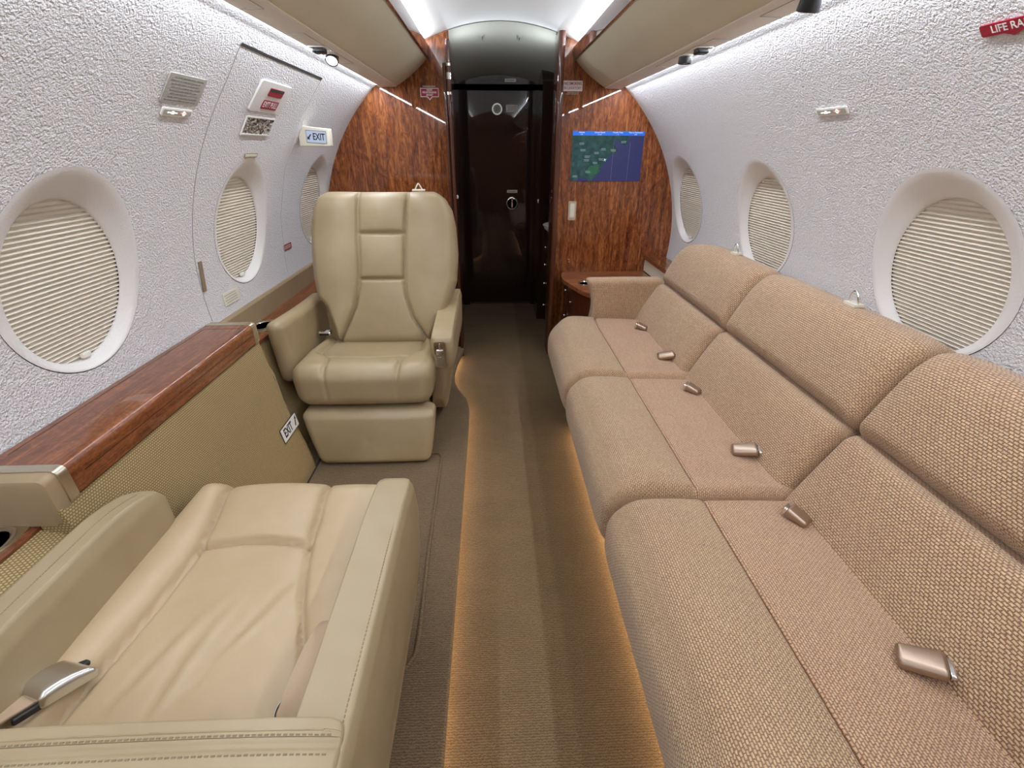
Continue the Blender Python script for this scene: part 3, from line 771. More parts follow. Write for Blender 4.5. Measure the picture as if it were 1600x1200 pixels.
# lit exit sign standing off the wall
p = thing('exit_sign', 'white box exit sign with arrow sticking out from the left wall', 'sign', mtx=frame((-.800, 2.44, 1.337), (.97, -.10, -.05), (.05, 0, 1)))
rbox(.072, .040, .020, .006, .03, off=(0, 0, -.021), ns=3, fn=lambda p_, n_, w_: (p_.x*(1+.0*w_[2]), p_.y*(1-.10*(w_[0])), p_.z)).build('housing', M['cream'], p)
plate(.094, .052, .001, .002, cx=.012, z0=-.0008).build('bezel', M['placard_txt'], p)
plate(.089, .047, .0008, .002, cx=.012, z0=.0002).build('face', M['signglow'], p)
text('lettering', 'EXIT', .038, M['ink'], p, .024, 0, .0011, sx=.72, bold=.0009)
MB().prism([(-.030, -.012), (-.016, -.011), (-.020, -.006), (-.010, .008), (-.014, .011), (-.024, -.002), (-.028, .002)], .0009, .0014, 'Z').build('arrow', M['ink'], p)
MB().tube([(-.05, .0, -.03), (-.11, .0, -.035)], .028, 4).build('bracket', M['cream'], p)
p = thing('life_raft_placard', 'red life raft placard with down arrow high on the right wall', 'sign', mtx=wall_frame(1, .956, 1.492, .001))
plate(.126, .022, .003, .004).build('plate', M['red'], p); text('lettering', 'LIFE RAFT', .019, M['redtxt'], p, -.004, 0, .0031, sx=.95, bold=.0002)
MB().prism([(-.004, -.018), (.014, -.011), (-.022, -.011)][::-1], 0, .003, 'Z').build('arrow', M['red'], p)

# reading lights and air outlets in the service panels
def spot(x, y, z, lit, label, tilt=0):
    t = thing('reading_light', label, 'reading light', (x, y, z), 'reading lights in the service panels' if False else None)
    MB().lathe([(.026, .004), (.027, .0), (.024, -.003), (.021, -.003)], 28).build('bezel', M['white'], t)
    Mx = Matrix.Translation((0, 0, -.006)) @ Matrix.Rotation(tilt, 4, 'X')
    MB().lathe([(.022, .012), (.024, -.016), (.023, -.019), (.020, -.0195), (.0195, -.015)], 28, Mx).build('barrel', M['black'], t)
    MB().lathe([(0, -.0175), (.0198, -.0170)], 24, Mx).build('lens', M['lens'] if lit else M['satin'], t)
def vent(x, y, z, label):
    t = thing('air_outlet', label, 'air vent', (x, y, z))
    plate(.058, .070, .003, .008, z0=-.003).build('bezel', M['white'], t)
    rbox(.020, .022, .009, .006, .03, off=(0, 0, -.008), ns=3).build('nozzle', M['black'], t)
ZS = 1.5975
spot(-.573, 2.10, ZS, True, 'lit round reading light under the bin above the leather chair', -.75)
vent(-.573, 1.955, ZS, 'black square air outlet beside the lit reading light')
spot(.720, 2.03, ZS, False, 'round reading light nearer the bulkhead under the bin above the sofa')
vent(.720, 1.885, ZS, 'black square air outlet beside the farther reading light above the sofa')
spot(.722, 1.285, ZS, False, 'nearest round reading light under the bin above the sofa', .3)
vent(.722, 1.17, ZS, 'black square air outlet nearest the camera above the sofa')

# ------------------------------------------------------------------ left sill: raised wood box, low ledges with cup holders
sl = thing('side_ledge', 'long glossy mahogany ledge with metal end bands below the left windows', 'ledge', (-.95, 1.25, .7))
def led_prof(x0=-.872, zt=.722, zb=.645, xb=-1.034, r=.015):
    return [(xb, zb), (x0-.006, zb), ] + [(x0, zb+.006)]+arc(x0-r, zt-r, r, 0, 90, 8)+[(xb, zt)]
def rel(pts, o=(-.95, .7)): return [(x-o[0], z-o[1]) for x, z in pts]
MB().prism(rel(led_prof()), -.444, .385).build('wood_top', M['wood_y'], sl)
for a, b in ((.385, .408), (-.467, -.444)): MB().prism(rel(led_prof(-.8705, .7235, .643)), a, b).build('metal_band', M['champagne'], sl)
MB().prism(rel(led_prof(-.874, .721, .645)), .408, .424).build('end_cap', M['sill_leather'], sl)
def end_cap_near():
    mb = MB(); P0 = led_prof(-.874, .721, .6095); vs = []; n = len(P0)
    ys = [(-.467, 0), (-.478, 0), (-.487, .001), (-.493, .004), (-.497, .012)]
    for y, ins in ys:
        for x, z in P0: vs.append((x+.95-(ins if x > -.95 else 0), y, z-.7-(ins if z > .68 else 0)))
    fs = [(i*n+k, i*n+(k+1) % n, (i+1)*n+(k+1) % n, (i+1)*n+k) for i in range(len(ys)-1) for k in range(n)]+[tuple(range(n))[::-1], tuple(range((len(ys)-1)*n, len(ys)*n))]
    mb.add(vs, [f[::-1] for f in fs]).build('end_cap', M['sill_leather'], sl)
end_cap_near()
# groove lines on the wood: fine dark inlay
mb = MB(); g = .0016
mb.box(-.068, -.068+g, -.405, .350, .0221, .0226); mb.box(-.068, .055, .350, .350+g, .0221, .0226)
mb.box(.0768, .0783, -.41, .375, -.016, -.0145)
mb.build('inlay_line', M['wood_dark'], sl)
def low_ledge(name, label, y0, y1, cup_y, cup_x=-.955, yr=None):
    t = thing(name, label, 'ledge', (-.96, (y0+y1)/2, .6)); yc = (y0+y1)/2
    prof = [(-1.034, .585), (-.938, .585), (-.932, .591), (-.932, .603), (-.938, .609), (-1.034, .609)]
    MB().prism([(x+.96, z-.6) for x, z in prof], y0-yc, y1-yc).build('wood_top', M['wood_y'], t)
    MB().prism([(-1.036+.96, .609-.6), (-1.024+.96, .609-.6), (-1.022+.96, .695-.6), (-1.028+.96, .704-.6), (-1.036+.96, .704-.6)], y0-yc, (yr or y1)-yc).build('back_rail', M['sill_leather'], t)
    x = cup_x+.96; y = cup_y-yc
    plate(.082, .150, .003, .028, cx=x, cy=y, z0=.009).build('cup_plate', M['champagne'], t)
    MB().lathe([(.036, .0115), (.039, .0145), (.034, .015), (.031, .0125)], 40, Matrix.Translation((x, y, 0)) @ Matrix.Diagonal((1, 1.55, 1, 1))).build('cup_rim', M['chrome'], t)
    MB().lathe([(0, .0128), (.032, .0128)], 36, Matrix.Translation((x, y, 0)) @ Matrix.Diagonal((1, 1.55, 1, 1))).build('cup_well', M['black'], t)
    return t
low_ledge('cup_ledge', 'lower wood ledge with cup holder beside the far leather chair', 1.676, 3.145, 1.94, -.982)
low_ledge('cup_ledge', 'lower wood ledge with dark cup holder beside the near leather seat', -.6, .8055, .69, -.980, .752)
# woven lower side panel
sp = thing('woven_panelling', 'golden woven textile panelling below the mahogany ledge', 'panelling', (-.9, 1.2, .35))
pp = [(-.90, .06), (-.772, .06), (-.776, .10), (-.815, .25), (-.842, .42), (-.868, .60), (-.875, .6445), (-.93, .6445)]
pp2 = [(-.985, .06), (-.935, .06), (-.936, .10), (-.937, .25), (-.938, .42), (-.938, .56), (-.938, .584), (-.985, .584)]
pp3 = [(-.90, .06), (-.772, .06), (-.776, .10), (-.815, .25), (-.842, .42), (-.858, .555), (-.868, .580), (-.934, .597), (-.985, .584)]
MB().prism([(x+.9, z-.35) for x, z in pp], -.4435, .465).build('panel', M['woven'], sp)
pq = [(-.905, .06), (-.868, .06), (-.869, .10), (-.876, .25), (-.930, .36), (-.938, .50), (-.938, .584), (-.985, .584)]
MB().prism([(x+.9, z-.35) for x, z in pq], .600, 1.94).build('far_panel', M['woven'], sp)
pa = [(-.905, .06), (-.772, .06), (-.776, .10), (-.815, .25), (-.840, .38), (-.852, .50), (-.90, .584), (-.985, .584)]
mb = MB(); n_ = len(pa); vs = []; uv_ = [0]
for a_, b_ in zip(pa, pa[1:]): uv_.append(uv_[-1]+math.hypot(a_[0]-b_[0], a_[1]-b_[1]))
for k in range(5):
    t_ = k/4; e_ = t_*t_*(3-2*t_); vs += [(lerp(p_[0], q_[0], e_)+.9, lerp(.4652, .600, t_), lerp(p_[1], q_[1], e_)-.35) for p_, q_ in zip(pa, pq)]
fs = [(k*n_+i, (k+1)*n_+i, (k+1)*n_+i+1, k*n_+i+1) for k in range(4) for i in range(n_-1)]
uvs_ = [[(lerp(.4652, .60, k/4), uv_[i]), (lerp(.4652, .60, (k+1)/4), uv_[i]), (lerp(.4652, .60, (k+1)/4), uv_[i+1]), (lerp(.4652, .60, k/4), uv_[i+1])] for k in range(4) for i in range(n_-1)]
mb.add(vs, fs, uvs_).build('corner_panel', M['woven'], sp)
MB().prism([(x+.9, z-.35) for x, z in pp3], -1.8, -.444).build('near_panel', M['woven'], sp)
mb = MB(); mb.box(.1236, .130, -1.3, .55, -.29, -.284); mb.build('floor_gap', M['darkgap'], sp)
# EXIT sticker on the woven panel, tilted with the panel
a, b = Vector((-.815, 0, .25)), Vector((-.842, 0, .42)); up = (b-a).normalized()
P0 = a.lerp(b, .25)
p = thing('exit_sticker', 'white EXIT sticker with arrow on the woven side panel', 'sign', mtx=frame((P0.x+.0015, 1.625, P0.z+.0), (0, 1, 0), up))
W, Hh = .150, .062
plate(W, Hh, .0012, .003).build('border', M['ink'], p); plate(W-.007, Hh-.007, .0006, .002, z0=.0012).build('plate', M['white'], p)
text('lettering', 'EXIT', .050, M['ink'], p, -.018, 0, .0019, sx=.72, bold=.0015)
MB().prism([(.040, -.016), (.048, -.018), (.060, .006), (.064, .004), (.064, .020), (.050, .012), (.054, .010)], .0018, .0022, 'Z').build('arrow', M['ink'], p)

# ------------------------------------------------------------------ sofa
so = thing('sofa', 'three seat sofa in ribbed beige chenille along the right wall', 'sofa', (.65, 1.35, .06)); SO = Vector(so.location)
def S(mb): mb.v = [(x-SO.x, y-SO.y, z-SO.z) for x, y, z in mb.v]; return mb
seat_b = [2.455, 1.705, .970, .235]; back_b = [2.50, 1.745, .992, .242]
def seat_cushion(y1, y0, far=False, near=False):
    hy = (y1-y0)/2-.001; yc = (y1+y0)/2
    x0, x1 = .305, .900; hx = (x1-x0)/2; xc = (x0+x1)/2; hz = .115; zc_ = .352
    seam = .553
    def fn(p, n, w):
        x = p.x+xc; y = p.y; z = p.z
        top = max(0, n.z)
        ey = min(1, (hy-abs(y))/.10); ey = max(0, ey); cy = 1-(1-ey)**2
        # crown of front roll and of seat panel
        if w[2] > -.2:
            r = (x-x0)/(seam-x0)
            if x < seam: z += top*(.018*math.sin(PI*max(0, min(1, r)))+.0)*cy
            else:
                q = (x-seam)/(x1-seam); z += top*(-.010+.010*math.sin(PI*max(0, min(1, q))))*cy - .020*q*top
        d = abs(x-seam) + (0 if abs(y) < hy-.03 else 0)
        z -= top*.012*math.exp(-(d/.006)**2)
        # seam turning to the front near cushion ends
        if n.x < -.2:
            zz = max(-1, min(1, w[2])); x -= .012*(1-zz*zz)*cy
        # far front corner is cut back
        if far:
            t = max(0, (y-(hy-.16))/.16); x += .075*t*t*max(0, 1-(x-x0)/.3)
        return (x, y+yc, z+zc_)
    mb = rbox(hx, hy, hz, (.085, .035, .085), .014, fn, ns=7, ex=((seam-xc,), (), ()))
    S(mb)
    me = mb.mesh('seat_cushion', None)
    for p in me.polygons: p.use_smooth = True
    me.materials.append(M['sofa_seat']); me.materials.append(M['sofa_roll'])
    sx = seam-SO.x
    for p in me.polygons:
        if p.center.x < sx: p.material_index = 1
    return link('seat_cushion', me, None, so)
for k in range(3): seat_cushion(seat_b[k], seat_b[k+1], far=(k == 0))
LEAN = math.atan2(.225, .43)
def back_piece(name, y1, y0, s0, s1, thick, upper, far=False):
    """s: distance up the leaning back from the seat junction"""
    hy = (y1-y0)/2-.001; yc = (y1+y0)/2; hs = (s1-s0)/2; sc_ = (s0+s1)/2
    base = Vector((.812, 0, .445)); upv = Vector((math.sin(LEAN), 0, math.cos(LEAN))); nv = Vector((-math.cos(LEAN), 0, math.sin(LEAN)))
    def fn(p, n, w):
        # local: x = up the back, y = along, z = out of the back
        s = p.x+sc_; o = p.z; y = p.y
        fr = max(0, n.z)
        cy = 1-(max(0, 1-(hy-abs(y))/.09))**2; cs = max(0, 1-w[0]**2)
        o += fr*.022*cy*cs**.6
        if upper:
            t = max(0, (s-(s1-.11))/.11); o -= .035*t*t       # rolls away at the crest
            s -= .012*(max(0, abs(y)-hy+.10)/.10)**2
            if far and y > 0:
                q = max(0, (y-(hy-.30))/.30); s -= .05*q*q*max(0, (p.x+hs)/(2*hs))
        v = base+upv*s+nv*(o-thick/2); v.y = y+yc
        return v
    mb = rbox(hs, hy, thick/2, (.040, .030, .044), .014, fn, ns=6)
    # uv: rows run along the sofa
    S(mb); me = mb.mesh(name, None)
    for p in me.polygons: p.use_smooth = True
    return link(name, me, M['sofa'], so)
for k in range(3):
    back_piece('lower_back_cushion', back_b[k], back_b[k+1], -.075, .238, .11, False, k == 0)
    back_piece('upper_back_cushion', back_b[k], back_b[k+1], .236, .520, .125, True, k == 0)
# far arm: padded wall whose top curls out to the front
def sofa_arm(yc, th, near=False):
    x0, x1, z0, z1 = .535, .93, .40, .665
    def fn(p, n, w):
        x = p.x+(x0+x1)/2; z = p.z+(z0+z1)/2; y = p.y
        up = (z-z0)/(z1-z0); fr = max(0, (x1-x)/(x1-x0))
        x -= .030*fr**3*max(0, up)**3
        x += .020*math.sin(PI*max(0, min(1, up)))*fr**2
        y += .02*math.sin(PI*fr)*.3
        return (x, y+yc, z)
    mb = rbox((x1-x0)/2, th/2, (z1-z0)/2, (.022, .028, .028), .02, fn, ns=4)
    # vertical rows on the arm: swap uv
    mb.uv = {k: [(v, u) for u, v in q] for k, q in mb.uv.items()}
    S(mb).build('armrest', M['sofa'], so, smooth=None)
    for p in so.children[-1].data.polygons: p.use_smooth = True
sofa_arm(2.498, .085)
sofa_arm(.190, .085)
mb = MB(); mb.box(.425, 1.08, .25, 2.44, .062, .245); S(mb).build('base', M['carpet2'], so)
mb = MB(); mb.box(.93, 1.05, .25, 2.45, .24, .50); S(mb).build('rear_frame', M['sofa_roll'], so)
# buckles and belt ends in the crease
def belt_buckle(x, y, z, yaw, facing):
    T = Matrix.Translation((x-SO.x, y-SO.y, z-SO.z)) @ Matrix.Rotation(yaw, 4, 'Z') @ Matrix.Rotation(math.radians(-14), 4, 'X')
    if facing == 'buckle':        # broad lift-lever buckle seen from above
        mb = rbox(.026, .036, .011, (.010, .008, .009), .02, lambda p, n, w: (p.x*(1-.08*w[1]), p.y, p.z+.004*(1-w[0]**2)), ns=4); mb.v = [tuple(T @ Vector(v)) for v in mb.v]
        b = mb.build('seatbelt_buckle', M['buckle_tan'], so); 
        mb = MB(); mb.box(-.020, .020, -.0375, -.030, -.005, .004); mb.v = [tuple(T @ Vector(v)) for v in mb.v]; mb.build('buckle_mouth', M['black'], b)
        mb = rbox(.020, .006, .005, .004, .02, off=(0, -.041, -.003), ns=3); mb.v = [tuple(T @ Vector(v)) for v in mb.v]; mb.build('latch', M['chrome'], b)
    else:                          # tongue socket end: chrome mouth with dark slot
        mb = rbox(.020, .028, .012, (.008, .009, .009), .02, lambda p, n, w: (p.x*(1-.10*w[1]), p.y, p.z*(1-.2*w[1])), ns=4); mb.v = [tuple(T @ Vector(v)) for v in mb.v]
        b = mb.build('seatbelt_buckle', M['buckle_tan'], so)
        mb = MB(); pr = rrect(-.019, .019, -.011, .011, .005)
        mb.prism(pr, -.034, -.026); mb.v = [tuple(T @ Vector(v)) for v in mb.v]; mb.build('chrome_mouth', M['chrome'], b)
        mb = MB(); mb.prism(rrect(-.014, .014, -.0065, .0065, .004), -.0352, -.033); mb.v = [tuple(T @ Vector(v)) for v in mb.v]; mb.build('slot', M['black'], b)
ZC = .468
belt_buckle(.776, 2.262, ZC, math.radians(60+180), 'socket')
belt_buckle(.772, 1.885, ZC+.002, math.radians(80), 'buckle')
belt_buckle(.770, 1.565, ZC, math.radians(50+180), 'socket')
belt_buckle(.768, 1.155, ZC+.004, math.radians(70), 'buckle')
belt_buckle(.765, .868, ZC, math.radians(35+180), 'socket')
belt_buckle(.764, .492, ZC+.006, math.radians(58), 'buckle')
# belt guide loops on the wall side of the crest
def guide(y):
    b = S(MB().box(1.070, 1.100, y-.024, y+.024, .878, .886)).build('guide_plate', M['cream'], so)
    pts = crom([(1.085, y-.016, .884), (1.080, y-.015, .906), (1.078, y, .922), (1.080, y+.015, .906), (1.085, y+.016, .884)], 6)
    S(MB().tube(pts, .0028, 8)).build('belt_guide', M['satin'], b)
for y in (2.06, 1.312): guide(y)

# ------------------------------------------------------------------ leather chair facing the camera
def shade_smooth(o):
    for p in o.data.polygons: p.use_smooth = True
    return o
ch = thing('club_chair', 'tan leather club chair facing the camera before the left bulkhead', 'chair', (-.54, 2.1, .06)); CO = Vector(ch.location)
def K(mb): mb.v = [(x-CO.x, y-CO.y, z-CO.z) for x, y, z in mb.v]; return mb
def chair_back():
    # outline of the back: s (height up the back, 0..1) -> left x, right x
    Lx = [(0, -.735), (.12, -.758), (.26, -.79), (.33, -.828), (.45, -.838), (.6, -.838), (.75, -.832), (.87, -.818), (.95, -.795), (1, -.765)]
    Rx = [(0, -.300), (.06, -.285), (.16, -.245), (.30, -.195), (.42, -.168), (.60, -.158), (.78, -.165), (.88, -.180), (.95, -.208), (1, -.240)]
    P0 = Vector((0, 2.165, .435)); P1 = Vector((0, 2.36, 1.112)); up = (P1-P0); Lh = up.length; up.normalize(); nv = Vector((0, -up.z, up.y))
    xm = -.512
    # seams in (x from centre line at that height, s)
    hl = lambda s: interp([(0, -.195), (.10, -.165), (.25, -.120), (.42, -.103), (.5, -.102), (.72, -.108), (1, -.112)], s)
    hr = lambda s: interp([(0, .245), (.08, .205), (.18, .155), (.30, .122), (.42, .108), (.5, .107), (.72, .106), (1, .110)], s)
    cen = lambda s: interp([(0, -.545), (.3, -.525), (1, -.490)], s)
    def fn(p, n, w):
        s = (w[0]+1)/2*1.0; s = max(0, min(1, (p.x+Lh/2)/Lh))
        xl, xr = smooth_interp(Lx, s) if False else interp(Lx, s), interp(Rx, s)
        t = (p.y/.30+1)/2; x = lerp(xl, xr, t)
        o = p.z; fr = max(0, n.z)
        c = cen(s); a, b = c+hl(s), c+hr(s)
        d = min(abs(x-a), abs(x-b))
        ds = 9
        if a-.004 < x < b+.004: ds = min(abs(s-.437)*Lh, abs(s-.730)*Lh)
        g = math.exp(-(d/.0065)**2); g2 = math.exp(-(ds/.006)**2)
        o -= fr*.020*max(g, g2)
        if a < x < b:
            u = (x-a)/(b-a)
            if s > .730: v = (s-.73)/.27; o += fr*(.020*(math.sin(PI*u)*math.sin(PI*min(1, v*.93)))**.45)
            elif s > .437: v = (s-.437)/.293; o += fr*(.013*(abs(math.sin(PI*u)*math.sin(PI*v)))**.5)
            else: v = s/.437; o += fr*(.012*(abs(math.sin(PI*u)*math.sin(PI*v)))**.6-.012*(1-v))
        else:
            u = (x-xl)/(a-xl) if x < a else (xr-x)/(xr-b); u = max(0, min(1, u))
            o += fr*(.026*math.sin(PI*u)**.7)*interp([(0, .3), (.2, .7), (.5, 1), (1, .9)], s)
            o += fr*.012*(1-u)      # wings come forward
        o -= .025*max(0, (s-.86)/.14)**2*1.0   # crown of the head end leans back
        v = P0+up*(s*Lh)+nv*o
        return (x, v.y, v.z+ (p.x+Lh/2-s*Lh))
    mb = rbox(Lh/2, .30, .055, (.045, .035, .045), .0062, fn, ns=6)
    o = K(mb).build('backrest', M['leather'], ch, smooth=None); shade_smooth(o)
    return P0, P1, up, nv
chair_back()
def seat_pad(parent, conv, x0, x1, y0, y1, z0, z1, mat, flip=1, w_=None, name='seat'):
    """loose seat pad with a U seam: side bolsters, centre panel, front roll"""
    hx, hy, hz = (x1-x0)/2, (y1-y0)/2, (z1-z0)/2; xc, yc, zc_ = (x0+x1)/2, (y0+y1)/2, (z0+z1)/2
    def fn(p, n, w):
        x, y, z = p; fr = max(0, n.z)
        v = (y*flip/hy+1)/2       # 0 at front edge, 1 at the back
        # bolster seams: from the front face up and over, splaying to the back corners
        off = interp([(0, .235), (.28, .245), (.42, .33), (.55, .345), (1, .36)], v)/.47*hx*1.05
        d = abs(abs(x)-off)
        z -= fr*.010*math.exp(-(d/.009)**2)
        if n.y*flip < -.3: y += -n.y*.006*math.exp(-(abs(abs(x)-.235/.47*hx*1.05)/.008)**2)*max(0, (w[2]+1)/2)
        if abs(x) < off:
            dd = abs(v-.33+.03*math.cos(PI*x/off))*2*hy
            z -= fr*.009*math.exp(-(dd/.012)**2)
            if v > .33: z -= fr*.012*(math.sin(PI*(v-.33)/.67))
            else: z += fr*.012*math.sin(PI*v/.33)
        else: z += fr*.014*math.sin(PI*(hx-abs(x))/(hx-off))**.7
        z += fr*.010*(1-(x/hx)**2)
        z -= .035*v*(w[2]+1)/2      # falls towards the back
        # front face swells
        if n.y*flip < 0: y += n.y*.012*(1-(x/hx)**4)
        return (x+xc, y+yc, z+zc_)
    mb = rbox(hx, hy, hz, (.050, .055, .055), .0095, fn, ns=6)
    o = conv(mb).build(name, mat, parent, smooth=None); shade_smooth(o); return o
def far_seat():
    hx, hy, hz = .300, .225, .092; xc, yc, zc_ = -.552, 1.985, .392
    fx = [(0, 1.0), (1, .86)]
    def front_seam(v): return interp([(-.2, .150), (.18, .152), (.33, .172), (.45, .225), (.62, .235), (1, .235)], v)
    def fn(p, n, w):
        x, y, z = p; fr = max(0, n.z); v = (y/hy+1)/2
        off = front_seam(v); d = abs(abs(x+.0)-off); z -= fr*.012*math.exp(-(d/.008)**2)
        if n.y < -.3: y += .007*math.exp(-(abs(abs(x)-.150)/.007)**2)*max(0, min(1, (w[2]+.9)))
        if abs(x) < off:
            vs_ = .36-.05*math.cos(PI*x/(2*off)); dd = abs(v-vs_)*2*hy
            z -= fr*.009*math.exp(-(dd/.012)**2)
            if v > vs_: z -= fr*.012*math.sin(PI*min(1, (v-vs_)/(1-vs_)))**.6
            else: z += fr*.010*math.sin(PI*max(0, v)/vs_)
        else: z += fr*.012*max(0, math.sin(PI*(hx-abs(x))/(hx-off)))**.7
        z -= .024*v*(w[2]+1)/2
        if n.y < 0: y += n.y*.016*(1-(x/hx)**4)
        x *= interp([(0, 1.0), (.5, 1.0), (1, .90)], v)
        x *= 1-.05*(1-w[2])/2
        return (x+xc, y+yc, z+zc_)
    mb = rbox(hx, hy, hz, (.055, .055, .060), .0065, fn, ns=6)
    o = K(mb).build('seat', M['leather'], ch, smooth=None); shade_smooth(o)
far_seat()
# leg rest: hangs from the front of the seat, narrowing to the floor
def legrest():
    def fn(p, n, w):
        x, y, z = p; t = (1-w[2])/2      # 0 top, 1 bottom
        x = x*lerp(1.0, .835, t**1.2) + lerp(0, .018, t)
        y += -.055*t + .018*(t-.5)**2
        y -= .008*(1-w[0]**2)*max(0, -n.y)
        if n.y < 0 and z > .075: pass
        d = math.hypot((x+.005)/1.6, z+.0); y += .0035*math.exp(-(d/.011)**2)*max(0, -n.y)
        return (x-.538, y+1.782, z+.178)
    mb = rbox(.284, .055, .115, (.040, .030, .030), .011, fn, ns=5)
    o = K(mb).build('leg_rest', M['leather'], ch, smooth=None); shade_smooth(o)
legrest()
K(MB().box(-.76, -.31, 1.90, 2.36, .062, .30)).build('base', M['leather'], ch)
K(MB().box(-.70, -.36, 2.20, 2.42, .07, .46)).build('back_support', M['black'], ch)
def arm_left():
    def fn(p, n, w):
        x, y, z = p; v = (w[1]+1)/2
        y += -.02*w[2]*(1-v)
        z += lerp(.022, -.005, v)*(w[2]+1)/2
        if w[2] < 0: z += .055*v*(-w[2])          # underside rises to the rear
        x += .010*math.sin(PI*v)+(-.012+.03*v)*0
        return (x-.888, y+2.10, z+.510)
    mb = rbox(.036, .275, .135, (.034, .04, .034), .02, fn, ns=5); o = K(mb).build('armrest', M['leather'], ch, smooth=None); shade_smooth(o)
arm_left()
def arm_right():
    # side panel: slopes down to the front; outline in (y, z)
    top = [(1.905, .545), (1.93, .565), (2.0, .585), (2.12, .618), (2.25, .652), (2.36, .66), (2.40, .645)]
    def fn(p, n, w):
        x, y, z = p; v = (w[1]+1)/2; t = (w[2]+1)/2
        Y = y+2.155
        zt = interp([(1.90, .548), (1.96, .575), (2.1, .602), (2.25, .634), (2.40, .640)], Y); zb = interp([(1.90, .215), (2.0, .13), (2.1, .10), (2.40, .10)], Y)
        Z = lerp(zb, zt, t); 
        Y += lerp(.085, 0, min(1, max(0, (Z-.10)/.40)))*(1-v)**2      # front edge rakes back to the floor
        hw = interp([(.0, .6), (.45, .75), (.62, 1.0), (1, 1.0)], t)
        X = -.219+x*hw+lerp(-.050, .0, min(1, t/.7))
        X += .018*(v-.3)*t
        d = abs(t-.50); X += .004*math.exp(-(d/.012)**2)*(-n.x)
        return (X, Y, Z)
    mb = rbox(.050, .25, .25, (.026, .026, .026), .014, fn, ns=5); o = K(mb).build('armrest', M['leather'], ch, smooth=None); shade_smooth(o)
    # recline control: chrome recess with latch on the front end
    fr = frame((-.232-CO.x, 1.898-CO.y, .485-CO.z), (1, .0, 0), (0, .06, 1))
    q = link('recline_control', plate(.048, .118, .008, .008).mesh('ctl'), M['chrome'], ch, mtx=fr)
    plate(.034, .054, .001, .005, cy=.026, z0=.0062).build('recess', M['black'], q)
    rbox(.015, .012, .005, .003, .02, off=(0, .012, .010), ns=3).build('latch', M['satin'], q)
    rbox(.003, .018, .003, .002, .02, off=(0, .034, .009), ns=2).build('pin', M['chrome'], q)
    plate(.032, .044, .004, .004, cy=-.032, z0=.005).build('lever', M['satin'], q)
arm_right()
# belt buckle between seat and left arm; belt guide on top of the back
mb = MB(); mb = rbox(.030, .018, .010, .008, .02, ns=4); T = Matrix.Translation((-.800-CO.x, 2.135-CO.y, .505-CO.z)) @ Matrix.Rotation(.2, 4, 'X')
mb.v = [tuple(T @ Vector(v)) for v in mb.v]; b = mb.build('seatbelt_buckle', M['chrome'], ch)
mb = MB().box(-.022, .022, -.0195, -.015, -.005, .005); mb.v = [tuple(T @ Vector(v)) for v in mb.v]; mb.build('slot', M['black'], b)
b = K(rbox(.030, .012, .004, .003, .02, off=(-.335, 2.375, 1.117), ns=3)).build('guide_plate', M['cream'], ch)
K(MB().tube(crom([(-.352, 2.375, 1.119), (-.340, 2.375, 1.140), (-.335, 2.375, 1.145), (-.330, 2.375, 1.140), (-.318, 2.375, 1.119)], 5), .003, 8)).build('belt_guide', M['cream'], b)

